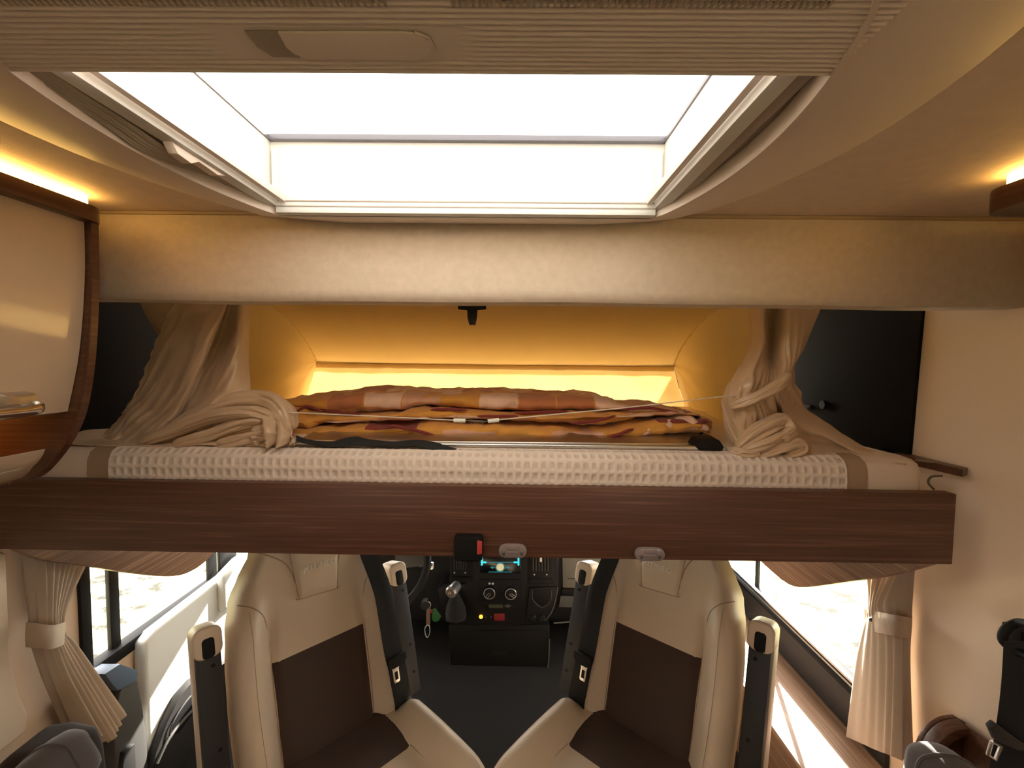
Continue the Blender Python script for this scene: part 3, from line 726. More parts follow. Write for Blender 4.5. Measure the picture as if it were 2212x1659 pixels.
# back panel below the pole, spreading outwards to the bed; side panels between arch, seam and bed
BLc, BRc = V(RL.x - .05, 2.165, 1.372), V(RR.x + .05, 2.165, 1.372)
def bdis(s, t, p): return V(0, (.012 * noise.noise(V(s * 7, t * 1.5, 3)) + .010 * sin(s * 70) * (abs(s - .5) * 2) ** 4) * sin(pi * t) , 0)
bp_ = []
for k in range(9):
    f = k / 8; a = lerp(RL, RR, f); b = lerp(BLc, BRc, f); bp_.append([a, lerp(a, b, .5), b])
sheet('back_panel', bp_, 'tent', tn, 60, 20, bdis, .0015)
seamL = [cl(455, 965, 1.36), cl(560, 922, 1.62), cl(622, 858, 1.95), RL]
seamR = [cl(1640, 985, 1.36), cl(1562, 934, 1.62), cl(1506, 862, 1.95), RR]
for arch_, seam_, B_, s in ((Lar, seamL, BLc, -1), (Rar, seamR, BRc, 1)):
    st = []
    for k in range(13):
        a, b = cr(arch_, k / 12), cr(seam_, k / 12); st.append([a, lerp(a, b, .5) + V(s * .02 * (1 - k / 12), 0, 0), b])
    def rad(u, v, p, s=s): return V(s, .3, 0) * (.011 * sin(v * 15 + 2 * s) * (1 - u) * u * 3 * sin(pi * v) + .008 * noise.noise(V(u * 5, v * 9, s)) * sin(pi * v))
    sheet('side_panel', st, 'tent', tn, 60, 40, rad, .0015)
    st = []; Bn = V(seam_[0].x + s * .02, seam_[0].y - .02, 1.372)
    for k in range(9):
        a = cr(seam_, k / 8); b = lerp(Bn, B_, k / 8); st.append([a, lerp(a, b, .5), b])
    sheet('lower_side_panel', st, 'tent', tn, 40, 14, lambda u, v, p, s=s: V(s * .012 * sin(u * 22) * sin(pi * v), 0, 0), .0015)
# scalloped seam piping along arches
for a_ in (Lar, Rar): tube('seam_piping', [cr(a_, k / 30) + V(0, -.003, .002 * sin(k * 2.1)) for k in range(31)], .005, 'tent', tn, 6)
tube('pole_sleeve', [lerp(RL, RR, k / 40) + V(0, -.008, -.020 + .003 * noise.noise(V(k * .8, 1, 2))) for k in range(41)], .007, 'tent', tn, 6, r2=.012)

# ------------------------------------------------------------------ satin curtains at the bed
def S3(L): return [at(x, y, Y=d_) for x, y, d_ in L]
def softfold(name, P, r, r2, m, parent, seed=0., n=56, k=70):
    """bunched roll of cloth: flattened tube whose section is pleated, the pleats twisting along it"""
    c = curve(P, k); rings = []
    for i, (p, s, u) in enumerate(frames(c)):
        t = i / k; e = sqrt(max(.03, 1 - (2 * t - 1) ** 6)); ring = []
        for q in range(n):
            a = 2 * pi * q / n
            w = .74 + .34 * abs(sin(2.0 * a + 2.2 * t + seed + .9 * noise.noise(V(cos(a), sin(a), t * 3 + seed)))) ** .7
            w += .20 * noise.noise(V(cos(a) * 2.2 + seed, sin(a) * 2.2, t * 4 + seed)) + .07 * noise.noise(V(cos(a) * 6 + seed, sin(a) * 6, t * 9))
            ring.append(p + s * (r * 1.12 * e * w * cos(a)) + u * (r2 * 1.12 * e * w * sin(a)))
        rings.append(ring)
    return loft(name, rings, m, parent, auto=80)
cu = thing('bed_curtain', 'satin taupe curtain heaped at the left end of the bed', 'curtain', at(430, 960, Y=1.07), 'satin curtains at the ends of the bed')
def lcd(s, t, p):
    r_ = noise.noise(V(s * 13 + t * 3, t * 2.2, 1)); q_ = noise.noise(V(s * 6 - t * 4, t * 5, 4))
    pk = .004 * sin(t * 85 + 3 * q_) * max(0, 1 - s / .10)          # gathered hem along the front edge
    return V(0, .016 * (abs(r_) - .25) * (.4 + t) + .010 * q_ * (.3 + t) + .004 * noise.noise(V(s * 30, t * 12, 2)) * t + pk, .5 * pk)
sheet('drape', [S3(l) for l in (
    [(385, 640, 1.14), (345, 722, 1.13), (305, 825, 1.13), (265, 895, 1.14), (226, 938, 1.13)],
    [(400, 640, 1.10), (360, 730, 1.09), (320, 832, 1.10), (278, 900, 1.11), (236, 956, 1.09)],
    [(445, 640, 1.07), (405, 740, 1.065), (365, 840, 1.075), (325, 905, 1.08), (280, 958, 1.065)],
    [(492, 643, 1.06), (452, 740, 1.05), (414, 828, 1.055), (372, 900, 1.06), (318, 955, 1.055)],
    [(488, 645, 1.12), (452, 745, 1.14), (420, 832, 1.12), (382, 903, 1.10), (335, 953, 1.075)],
    [(505, 645, 1.14), (485, 745, 1.13), (450, 835, 1.10), (420, 893, 1.08), (395, 945, 1.065)],
    [(520, 645, 1.09), (510, 745, 1.09), (490, 825, 1.07), (470, 880, 1.06), (468, 935, 1.06)],
    [(541, 645, 1.13), (538, 745, 1.13), (540, 825, 1.11), (552, 868, 1.09), (560, 920, 1.08)])], 'curtain', cu, 170, 110, lcd, .002)
softfold('fold', S3([(340, 950, 1.07), (420, 902, 1.07), (500, 870, 1.08), (570, 862, 1.09), (612, 885, 1.08), (628, 930, 1.07)]), .026, .020, 'curtain', cu, 1)
softfold('fold', S3([(300, 958, 1.05), (390, 925, 1.05), (470, 898, 1.05), (545, 890, 1.05), (588, 900, 1.05)]), .022, .014, 'curtain', cu, 4)
softfold('fold', S3([(375, 962, 1.04), (450, 940, 1.04), (520, 915, 1.045), (575, 905, 1.05)]), .018, .013, 'curtain', cu, 9)
softfold('fold', S3([(470, 962, 1.045), (530, 948, 1.045), (575, 935, 1.045), (600, 915, 1.05)]), .020, .015, 'curtain', cu, 12)
def funnel(s, t, p): return V(.004 * sin(s * 31 + t * 3), .012 * sin(s * 24 + t * 6) * (.4 + t) + .010 * noise.noise(V(s * 6, t * 6, 3)), .005 * sin(s * 25))
sheet('loose_end', [S3(l) for l in ([(545, 930, 1.06), (548, 948, 1.045), (560, 962, 1.035)], [(560, 905, 1.05), (572, 935, 1.015), (590, 962, 1.02)], [(582, 890, 1.055), (600, 925, 1.02), (612, 962, 1.02)],
                                  [(612, 900, 1.06), (628, 928, 1.04), (636, 955, 1.03)], [(600, 905, 1.09), (615, 930, 1.08), (625, 960, 1.05)])], 'curtain', cu, 40, 24, funnel, .002)
def based(s, t, p): return V(0, 0, .004 * noise.noise(V(p.x * 14, p.y * 20, 2)))
sheet('hem', [[V(p.x, p.y, max(p.z, 1.392)) for p in l] for l in (S3([(150, 945, 1.16), (205, 932, 1.24), (330, 925, 1.26), (460, 935, 1.15), (620, 935, 1.12)]),
      S3([(150, 962, 1.06), (240, 962, 1.06), (360, 960, 1.05), (480, 950, 1.05), (630, 950, 1.05)]), S3([(152, 969, 1.035), (240, 970, 1.03), (360, 971, 1.03), (480, 971, 1.03), (636, 968, 1.035)]))], 'curtain', cu, 20, 50, based, .002)
sheet('upper_drape', [S3([(298, 640, 1.28), (322, 690, 1.28), (350, 735, 1.28)]), S3([(330, 640, 1.25), (345, 690, 1.25), (360, 735, 1.25)]), S3([(420, 640, 1.22), (410, 690, 1.22), (390, 735, 1.22)])], 'curtain', cu, 16, 12, None, .002)

cv = thing('bed_curtain', 'satin taupe curtain gathered and spread at the right end of the bed', 'curtain', at(1680, 985, Y=1.05), 'satin curtains at the ends of the bed')
def rcd(s, t, p):
    r_ = noise.noise(V(s * 12 - t * 3, t * 2.5, 7)); q_ = noise.noise(V(s * 5 + t * 5, t * 6, 3))
    return V(0, .015 * (abs(r_) - .25) * (.5 + t) + .012 * q_ * (.2 + t) + .004 * noise.noise(V(s * 26, t * 14, 5)) * t, 0)
sheet('drape', [S3(l) for l in (
    [(1620, 650, 1.14), (1620, 745, 1.13), (1592, 800, 1.10), (1566, 850, 1.09), (1560, 890, 1.10), (1578, 950, 1.09)],
    [(1645, 650, 1.09), (1646, 745, 1.08), (1622, 805, 1.06), (1602, 858, 1.05), (1596, 900, 1.06), (1600, 962, 1.06)],
    [(1668, 650, 1.15), (1658, 755, 1.13), (1655, 803, 1.09), (1638, 850, 1.06), (1640, 900, 1.06), (1645, 965, 1.05)],
    [(1684, 650, 1.16), (1668, 762, 1.14), (1672, 806, 1.10), (1660, 846, 1.08), (1665, 900, 1.08), (1680, 965, 1.06)],
    [(1700, 650, 1.08), (1690, 760, 1.06), (1690, 806, 1.05), (1680, 850, 1.09), (1690, 900, 1.10), (1705, 965, 1.07)],
    [(1742, 650, 1.07), (1722, 748, 1.06), (1706, 802, 1.06), (1702, 848, 1.11), (1715, 895, 1.12), (1735, 965, 1.09)],
    [(1778, 650, 1.12), (1740, 738, 1.11), (1714, 798, 1.11), (1728, 850, 1.15), (1755, 905, 1.15), (1775, 960, 1.12)])], 'curtain', cv, 170, 120, rcd, .002)
sheet('spread_hem', [S3(l) for l in ([(1680, 838, 1.13), (1745, 886, 1.14), (1800, 922, 1.13), (1862, 962, 1.09), (1957, 1000, 1.01)], [(1690, 880, 1.08), (1745, 920, 1.09), (1800, 950, 1.08), (1858, 978, 1.05), (1957, 1000, 1.00)],
     [(1700, 925, 1.06), (1745, 950, 1.09), (1800, 958, 1.10), (1856, 975, 1.06), (1957, 1000, 1.00)],
     [(1712, 955, 1.04), (1750, 965, 1.05), (1800, 972, 1.05), (1855, 985, 1.03), (1957, 1000, .995)], [(1722, 988, 1.01), (1755, 984, 1.015), (1800, 988, 1.01), (1855, 993, 1.005), (1957, 1001, .99)])], 'curtain', cv, 40, 50, lambda s, t, p: V(0, .004 * noise.noise(V(s * 8, t * 6, 9)), .003 * noise.noise(V(s * 6, t * 8, 5))), .002)
softfold('fold', S3([(1592, 970, 1.03), (1640, 930, 1.03), (1685, 910, 1.04), (1705, 930, 1.03), (1680, 952, 1.02)]), .022, .016, 'curtain', cv, 3)
softfold('fold', S3([(1605, 975, 1.02), (1650, 958, 1.015), (1685, 942, 1.02), (1690, 955, 1.02)]), .016, .012, 'curtain', cv, 6)
softfold('fold', S3([(1640, 984, 1.015), (1690, 966, 1.015), (1722, 958, 1.02), (1728, 972, 1.02), (1700, 984, 1.015)]), .015, .012, 'curtain', cv, 8)
softfold('fold', S3([(1582, 975, 1.03), (1600, 978, 1.02), (1640, 982, 1.015)]), .014, .012, 'curtain', cv, 11)
softfold('fold', S3([(1578, 880, 1.06), (1625, 862, 1.035), (1672, 838, 1.03), (1705, 808, 1.04)]), .014, .012, 'curtain', cv, 15)

# ------------------------------------------------------------------ curtains at the cab side windows
def SX(L): return [at(x, y, X=d_) for x, y, d_ in L]
cl_ = thing('window_curtain', 'tied back beige curtain fanning out beside the left cab window', 'curtain', at(150, 1590, X=-1.18), 'tied curtains at the cab windows')
def pl_(n, a, dx, dy):
    def d(s, t, p):
        e = .35 + .65 * abs(t - .48) / .52 if t < .48 else .25 + 1.0 * (t - .48) / .52
        return V(dx, dy, 0) * (a * e * sin(2 * pi * n * s))
    return d
sheet('drape', [SX(l) for l in (
    [(42, 1195, -1.205), (60, 1320, -1.20), (62, 1375, -1.195), (92, 1470, -1.195), (135, 1562, -1.195)],
    [(75, 1200, -1.19), (84, 1320, -1.175), (88, 1375, -1.175), (118, 1470, -1.175), (170, 1582, -1.17)],
    [(105, 1205, -1.185), (105, 1320, -1.165), (112, 1375, -1.165), (142, 1470, -1.165), (205, 1592, -1.15)],
    [(128, 1208, -1.19), (116, 1320, -1.165), (124, 1375, -1.165), (152, 1450, -1.165), (238, 1602, -1.14)],
    [(145, 1212, -1.19), (122, 1320, -1.17), (130, 1372, -1.17), (152, 1425, -1.17), (245, 1585, -1.145)],
    [(162, 1215, -1.195), (130, 1320, -1.175), (135, 1370, -1.175), (158, 1410, -1.175), (256, 1566, -1.15)],
    [(188, 1218, -1.20), (142, 1320, -1.18), (142, 1368, -1.18), (168, 1395, -1.18), (270, 1536, -1.16)])], 'curtain_low', cl_, 150, 40, pl_(9, .007, .6, .8), .002)
sheet('tie_band', [SX(l) for l in ([(56, 1345, -1.19), (85, 1348, -1.150), (118, 1350, -1.140), (143, 1343, -1.165)], [(54, 1372, -1.19), (84, 1374, -1.146), (116, 1376, -1.136), (141, 1368, -1.165)], [(55, 1398, -1.19), (84, 1400, -1.150), (112, 1402, -1.140), (139, 1392, -1.165)])], 'curtain_low', cl_, 8, 20, None, .003)
cr_ = thing('window_curtain', 'tied back beige curtain hanging beside the right cab window', 'curtain', at(1900, 1630, X=1.02), 'tied curtains at the cab windows')
def prd(s, t, p):
    e = (.5 if t < .4 else .15) + max(0, t - .45) * 1.6 * sst(.45, .7, s); e = e if t < .4 or s > .4 else .12
    return V(-.7, .7, 0) * (.0065 * e * sin(2 * pi * 7.5 * s))
sheet('drape', [SX(l) for l in (
    [(1874, 1232, 1.035), (1880, 1305, 1.03), (1868, 1352, 1.02), (1850, 1430, 1.02), (1829, 1592, 1.02)],
    [(1893, 1232, 1.02), (1884, 1305, 1.01), (1880, 1352, 1.005), (1874, 1430, 1.00), (1862, 1606, .995)],
    [(1913, 1232, 1.03), (1892, 1305, 1.005), (1896, 1352, 1.00), (1898, 1430, .995), (1893, 1620, .99)],
    [(1935, 1232, 1.02), (1902, 1305, 1.005), (1920, 1352, 1.00), (1925, 1430, 1.00), (1920, 1630, .99)],
    [(1955, 1232, 1.03), (1934, 1305, 1.015), (1945, 1352, 1.01), (1948, 1430, 1.01), (1946, 1640, 1.00)],
    [(1976, 1232, 1.05), (1971, 1305, 1.045), (1969, 1352, 1.045), (1966, 1430, 1.045), (1973, 1640, 1.045)])], 'curtain_low', cr_, 130, 40, prd, .002)
tbd = sheet('tie_band', [SX(l) for l in ([(1866, 1315, 1.03), (1900, 1322, .990), (1940, 1330, .985), (1970, 1335, 1.04)], [(1867, 1337, 1.03), (1899, 1344, .986), (1938, 1352, .980), (1969, 1357, 1.04)], [(1868, 1358, 1.03), (1898, 1367, .990), (1936, 1375, .985), (1968, 1379, 1.04)])], 'curtain_low', cr_, 8, 20, None, .003)
c = at(1883, 1338, X=1.002); disc('eyelet', c, .006, (-.6, -.8, 0), .003, 'chrome', tbd, 14)

# ------------------------------------------------------------------ overhead cabinets
YE = .83
oc_ = thing('overhead_cabinet', 'cream fronted walnut overhead cabinet on the left with glowing light strip', 'cabinet', (-1.0, .2, 1.36), 'overhead cabinets')
def cx(L, Y): return [at(x, y, Y=Y) for x, y in L]
outer = cx([(212, 470), (214, 560), (214, 640), (206, 780), (190, 880), (166, 940), (132, 990), (92, 1028), (40, 1042), (0, 1042)], YE + .006)
outer = curve(outer, 30)
prism('end_panel', outer + [V(XL + .002, YE + .006, outer[-1].z), V(XL + .002, YE + .006, 1.868)], (0, -.014, 0), 'walnut_end', oc_, .002)
prism('panel_edge', [V(p.x + .0015, p.y - .001, p.z) for p in outer] + [V(p.x - .004, p.y - .001, p.z) for p in outer[::-1]], (0, -.0145, 0), 'walnut_trim', oc_)
NYc = -.55
dpro = curve(cx([(182, 455), (184, 600), (172, 760), (147, 889)], YE - .010), 14)
def slab(name, pro, th, y0, y1, m, parent):
    n = len(pro); ins = []
    for i, p in enumerate(pro):
        a, b = pro[max(i - 1, 0)], pro[min(i + 1, n - 1)]; t = (b - a).normalized(); ins.append(V(p.x - abs(t.z) * th, p.y, p.z + t.x * th * (1 if t.z < 0 else -1)))
    ring = [V(p.x, 0, p.z) for p in pro] + [V(p.x, 0, p.z) for p in ins[::-1]]
    return prism(name, [p + V(0, y0, 0) for p in ring], (0, y1 - y0, 0), m, parent, .0015)
dr = slab('door', dpro, .018, .02, YE - .010, 'cream_gloss', oc_)
slab('door', dpro, .018, NYc, .014, 'cream_gloss', oc_)
# chrome handle
hp = at(66, 868, X=dpro[12].x + .006)
hz0 = hp.z
hb = [V(dpro[12].x + .004, hp.y, hz0 - .004), V(dpro[12].x + .030, hp.y - .006, hz0 - .010), V(dpro[12].x + .034, hp.y - .05, hz0 - .013), V(dpro[12].x + .030, hp.y - .13, hz0 - .012), V(dpro[12].x + .004, hp.y - .14, hz0 - .006)]
tube('handle', curve(hb, 24), .005, 'chrome', dr, 10, r2=.009)
prism('handle_foot', [V(dpro[12].x - .002, hp.y - .022 + a, hz0 + .006 + b) for a, b in rrect(.05, .026, .008)], (.020, 0, -.004), 'alu', dr, .004)
# open niche below the door: back, bottom lip, small light
nb = at(60, 930, Y=YE - .1)
zb = dpro[-1].z
box('niche_back', (-1.09, NYc, 1.36), (-1.075, YE - .01, zb + .03), 'walnut_y', oc_)
box('niche_top', (-1.08, NYc, zb + .002), (dpro[-1].x - .02, YE - .01, zb + .014), 'walnut_y', oc_)
lip = curve(cx([(103, 968), (94, 988), (72, 1010), (40, 1026), (0, 1036), (-60, 1042)], YE - .004), 14)
slab('bottom_lip', lip, .014, NYc, YE - .004, 'cream_gloss', oc_)
box('niche_light', (-1.06, YE - .16, zb - .003), (-1.04, YE - .04, zb + .003), 'led_niche', oc_, .001)
# cornice with rounded end and led strip above
pc = [at(217, 462, Y=YE)]
cxr = at(216, 460, Y=YE).x
def cornice(xf, xw, y0, y1, z0, z1, parent):
    s = 1 if xf > xw else -1; r = .035
    P = [V(xw, y0, z0), V(xf, y0, z0)] + [V(xf - s * r * (1 - cos(t)), y1 - r + r * sin(t), z0) for t in [pi / 2 * k / 8 for k in range(9)]] + [V(xw, y1, z0)]
    return prism('cornice', P, (0, 0, z1 - z0), 'walnut_trim', parent, .004)
cornice(cxr, XL + .002, NYc, YE + .02, 1.848, 1.878, oc_)
def ledstrip(xf, s, y0, y1, parent):
    r = .03; x = xf - s * .012
    P = [V(x, y0, 1.880)] + [V(x - s * r * (1 - cos(t)), y1 - r + r * sin(t), 1.880) for t in [pi / 2 * k / 8 for k in range(9)]] 
    Q = [p + V(-s * .008, 0, 0) if i < 6 else p + V(0, -.008, 0) for i, p in enumerate(P)]
    return prism('light_strip', P + Q[::-1], (0, 0, .016), 'led', parent)
ledstrip(cxr, 1, NYc, YE + .008, oc_)
box('carcass_top', (XL + .002, NYc, 1.845), (dpro[0].x - .03, YE, 1.852), 'walnut_trim', oc_)

oc2 = thing('overhead_cabinet', 'walnut overhead cabinet corner at the right edge with glowing light strip', 'cabinet', (.95, .2, 1.66), 'overhead cabinets')
xr0 = at(2137, 440, Y=.715).x
cornice(xr0, XR - .002, NYc, .735, 1.841, 1.878, oc2)
ledstrip(xr0, -1, NYc, .720, oc2)
rp = curve([V(.828, 0, 1.86), V(.826, 0, 1.78), V(.834, 0, 1.71), V(.875, 0, 1.60), V(.93, 0, 1.52), V(1.0, 0, 1.47)], 20)
prism('end_panel', [p + V(0, .70, 0) for p in rp] + [V(XR - .002, .70, 1.47), V(XR - .002, .70, 1.86)], (0, .018, 0), 'walnut_end', oc2, .002)
prism('door', [V(p.x + .012, NYc, p.z) for p in rp] + [V(p.x + .030, NYc, p.z) for p in rp[::-1]], (0, .70 - NYc, 0), 'cream_gloss', oc2, .001)

# ------------------------------------------------------------------ cab seats, turned to face the living area
def textmesh(body, size):
    c = bpy.data.curves.new('t', 'FONT'); c.body = body; c.size = size; c.extrude = .0006; c.space_character = 1.08
    o = bpy.data.objects.new('t', c); COL.objects.link(o)
    dg = bpy.context.evaluated_depsgraph_get(); me = bpy.data.meshes.new_from_object(o.evaluated_get(dg))
    bpy.data.objects.remove(o); bpy.data.curves.remove(c)
    return me
def seat(O, ang, mir, label):
    sg = -1 if mir else 1
    U = V(sg * cos(ang), sin(ang), 0); Fv = V(sg * sin(ang), -cos(ang), 0); Zv = V(0, 0, 1)
    rec = radians(15); UP = Zv * cos(rec) - Fv * sin(rec); N = Fv * cos(rec) + Zv * sin(rec)
    UC = .14
    def S(u, q, v): return O + U * u + UP * q + N * v
    HW = [(-.36, .17), (-.32, .215), (-.26, .245), (-.10, .250), (.03, .248), (.12, .240), (.19, .222), (.25, .190), (.30, .160), (.36, .145), (.46, .140), (.54, .125), (.58, .08)]
    def hw(q): return interp(HW, q)
    def front(u, q):
        s = (u - UC) / hw(q); a = min(1.02, abs(s))
        bol = .048 * sst(.56, .80, a) * (1 - sst(.08, .24, q)) * sst(-.36, -.25, q)
        rnd = -.085 * max(0, (a - .84) / .16) ** 2.2
        tuck = -.012 * math.exp(-((a - .57) / .05) ** 2) * (1 - sst(.05, .16, q))
        return bol + rnd + tuck + .012 * sst(.12, .3, q) - .05 * sst(.50, .58, q) - .03 * (1 - sst(-.36, -.30, q))
    st = thing('captain_chair', label, 'seat', O - Zv * (O.z - .18) + U * .14, 'swivelled cab seats')
    rings = []
    nq = 46
    for i in range(nq + 1):
        q = lerp(-.36, .58, i / nq); w = hw(q); r = []
        for k in range(33): u = UC + w * lerp(-1, 1, k / 32); r.append(S(u, q, front(u, q)))
        for k in range(1, 16): s = lerp(1, -1, k / 16); r.append(S(UC + w * s, q, -.135 + .045 * abs(s) ** 4 + .03 * sst(.3, .58, q)))
        rings.append(r)
    bk_ = loft('backrest', rings, 'seat_cream', st, auto=80)
    def patch(name, bl, br, tl, tr, off, m, parent, nu=20, nv=24, th=.006, bulge=0.):
        g = []
        for i in range(nu + 1):
            row = []
            for j in range(nv + 1):
                s, t = i / nu, j / nv
                u = lerp(lerp(bl[0], br[0], s), lerp(tl[0], tr[0], s), t); q = lerp(lerp(bl[1], br[1], s), lerp(tl[1], tr[1], s), t)
                e = min(s, 1 - s, t, 1 - t); row.append(S(u, q, front(u, q) + off * sst(0, .06, e) + bulge * sin(pi * s) * sin(pi * t)))
            g.append(row)
        return gridsolid(name, g, m, parent, th * sg)
    ins = patch('brown_insert', (.003, -.30), (.272, -.30), (0, 0), (.277, .002), .004, 'seat_brown', st)
    ins['label'] = 'dark brown fabric insert'
    hp_ = patch('headrest_panel', (.086, .145), (.203, .138), (.050, .46), (.236, .46), .010, 'seat_cream', st, bulge=.006)
    def seam(P, r=.0016): return tube('seam', [S(u, q, front(u, q) + .0008) for u, q in [tuple(p)[:2] for p in curve([V(a, b, 0) for a, b in P], 24)]], r, 'stitch', st, 5)
    for m_ in (0, 1):
        f = (lambda u: u) if not m_ else (lambda u: 2 * UC - u)
        seam([(f(-.070), .185), (f(-.042), .172), (f(-.014), .135), (f(-.004), .07), (f(-.002), 0), (f(0), -.15), (f(.005), -.30)])
        seam([(f(-.052), .165), (f(-.055), .05), (f(-.055), -.10), (f(-.045), -.30)], .0008)
    for P in ([(.086, .145), (.068, .30), (.050, .46)], [(.203, .138), (.220, .30), (.236, .46)], [(.078, .152), (.086, .145), (.145, .141), (.203, .138), (.210, .144)]): seam(P, .0012)
    seam([(-.015, .315), (.030, .285), (.055, .262), (.072, .228), (.078, .20)], .0018); seam([(.295, .315), (.252, .285), (.230, .262), (.215, .228), (.209, .20)], .0018)
    # lettering and wing mark
    me = textmesh('ITINEO', .0215)
    wx = max(v.co.x for v in me.vertices); sc = .078 / wx
    o0 = .121 if not mir else .183; dirn = 1 if not mir else -1; ud = 1 if not mir else -1
    q0 = .222 if not mir else .211
    for v in me.vertices:
        u = o0 + ud * v.co.x * sc; q = q0 + v.co.y * 1.0 ; e = front(u, q) + .0165
        v.co = S(u, q, e + v.co.z)
    for k in range(1): me.name = 'lettering'
    lt = finish('lettering', me, 'logo', hp_)
    lt['label'] = 'raised light lettering ITINEO'
    def blade(P): 
        pts = [S(o0 + ud * (a - .022), q0 + b, front(o0 + ud * (a - .022), q0 + b) + .0168) for a, b in P]
        return prism('wing_mark', pts, N * .0008, 'logo', hp_)
    blade([(0, -.006), (.001, .004), (.006, .012), (.014, .0175), (.020, .018), (.010, .013), (.005, .006), (.003, -.004)])
    blade([(.006, .002), (.009, .009), (.016, .013), (.019, .013), (.013, .008), (.010, .003)])
    # cushion: local (u, f forward, z)
    zc = (O - UP * .27).z
    Cb = O - UP * .30; Cb.z = 0
    def Cc(u, f, z): return Cb + U * u + Fv * f + Zv * z
    def ctop(u, f):
        a = abs(u - UC) / .265; b = .062 * sst(.50, .80, a) * sst(.0, .10, f) ; r_ = -.11 * max(0, (a - .80) / .20) ** 2.2
        return zc - .012 + b + r_ - .035 * sst(.36, .50, f) - .05 * sst(.46, .52, f) + .012 * sin(pi * min(1, max(0, f / .5)))
    rings = []
    for i in range(33):
        f = lerp(-.10, .52, i / 32); w = .265 * (1 - .25 * sst(.36, .54, f) ** 2) * (.75 + .25 * sst(-.10, .02, f))
        r = [Cc(UC + w * lerp(-1, 1, k / 32), f, ctop(UC + .265 * lerp(-1, 1, k / 32), f)) for k in range(33)]
        r += [Cc(UC + w * lerp(1, -1, k / 8), f, zc - .135) for k in range(0, 9)]
        rings.append(r)
    cs_ = loft('seat_cushion', rings, 'seat_cream', st, auto=80)
    def cpatch(name, pts4, m, off=.004):
        (a, b, c_, d_) = pts4; g = []
        for i in range(19):
            row = []
            for j in range(19):
                s, t = i / 18, j / 18; u = lerp(lerp(a[0], b[0], s), lerp(d_[0], c_[0], s), t); f = lerp(lerp(a[1], b[1], s), lerp(d_[1], c_[1], s), t)
                e = min(s, 1 - s, t, 1 - t); row.append(Cc(u, f, ctop(u, f) + off * sst(0, .06, e)))
            g.append(row)
        return gridsolid(name, g, m, st, -.006 * sg)
    cpatch('cushion_insert', ((-.02, -.06), (.305, -.06), (.285, .18), (-.005, .18)), 'seat_brown')
    for u0 in (-.005, .285): tube('seam', [Cc(u0 + (u0 - UC) * .1 * k / 10, .18 + .03 * k, ctop(u0, .18 + .03 * k) + .001) for k in range(10)], .0016, 'stitch', st, 5)
    # pedestal and mechanism
    P0 = Cc(UC, .16, 0)
    rect = lambda hx, hy, z: [Cc(UC - hx, .16 - hy, z), Cc(UC + hx, .16 - hy, z), Cc(UC + hx, .16 + hy, z), Cc(UC - hx, .16 + hy, z)]
    hexa('seat_frame', rect(.24, .24, zc - .19) + rect(.25, .25, zc - .125), 'dark_grey', st, .01)
    hexa('pedestal', rect(.19, .19, .18) + rect(.17, .17, zc - .19), 'dark_grey', st, .01)
    # armrests folded up beside the backrest
    def arm(u0, q0, q1, v0, mirr):
        w, dp = .056, .085
        P = lambda u, q, v: S(u, q, v)
        r_ = lambda x0, x1, v0_, v1_, qa, qb: [P(x0, qa, v1_), P(x1, qa, v1_), P(x1, qa, v0_), P(x0, qa, v0_), P(x0, qb, v1_), P(x1, qb, v1_), P(x1, qb, v0_), P(x0, qb, v0_)]
        a_ = hexa('armrest', r_(u0 - w / 2, u0 + w / 2, v0, v0 + dp * .62, q0, q1 - .06), 'dark_grey', st, .006)
        hexa('arm_pad', r_(u0 - w / 2 - .004, u0 + w / 2 + .004, v0 - .030, v0 + dp * .34, q0 - .005, q1 - .02), 'seat_cream', a_, .008)
        cap = rrect(w + .010, .078, .022)
        prism('arm_cap', [P(u0 + x, q1 - .045 + y, v0 + dp * .68) for x, y in cap], N * -.075, 'seat_cream', a_, .007, 3)
        sl = rrect(.028, .050, .009)
        prism('arm_slot', [P(u0 + x, q1 - .058 + y, v0 + dp * .68 + .0012) for x, y in sl], N * -.004, 'black', a_, .0008)
        for qq in (q1 - .105, q0 + .16, q0 + .07): disc('screw_hole', P(u0 + .008, qq, v0 + dp * .62 + .0005), .005, N, .001, 'black', a_, 10)
    arm(-.148, -.30, .168, -.045, 0)
    arm(.432, -.30, .150, -.075, 1)
    # belt
    bpth = [(.296, .50), (.302, .30), (.312, .215), (.326, .06), (.334, -.10), (.336, -.15), (.345, -.24), (.352, -.34)]
    g = []
    W_ = .030
    for e_ in range(5):
        row = []
        for k in range(41):
            p = cr([V(a, b, 0) for a, b in bpth], k / 40); t = (cr([V(a, b, 0) for a, b in bpth], min(1, k / 40 + .01)) - p).normalized() if k < 40 else t
            u = p.x + lerp(-W_, W_, e_ / 4); q = p.y
            row.append(S(u, q, max(front(p.x, q), front(min(u, .37), q)) + .012 + .004 * sin(k * .5)))
        g.append(row)
    gridsolid('belt', g, 'belt_web', st, .003)
    vq = front(.336, -.125) + .016
    bt = prism('belt_tongue', [S(.336 + x, -.128 + y, vq) for x, y in ((-.033, .016), (.033, .016), (.034, -.004), (.020, -.018), (-.020, -.018), (-.034, -.004))], N * .012, 'black', st, .004)
    prism('tongue_plate', [S(.328 + x, -.165 + y, vq + .003) for x, y in ((-.014, .026), (.016, .026), (.011, .012), (.011, -.022), (.008, -.026), (-.008, -.026), (-.011, -.022), (-.011, .012))], N * .003, 'silver', bt, .001)
    prism('tongue_slot', [S(.328 + x, -.170 + y, vq + .0065) for x, y in rrect(.011, .024, .002)], N * .0004, 'black', bt)
    return st
seat(V(-.678, 1.2, .734), radians(46), False, 'left cab seat, cream leather with brown insert, facing inwards')
seat(V(.551, 1.246, .734), radians(41), True, 'right cab seat, cream leather with brown insert, beside the sunlit shelf')

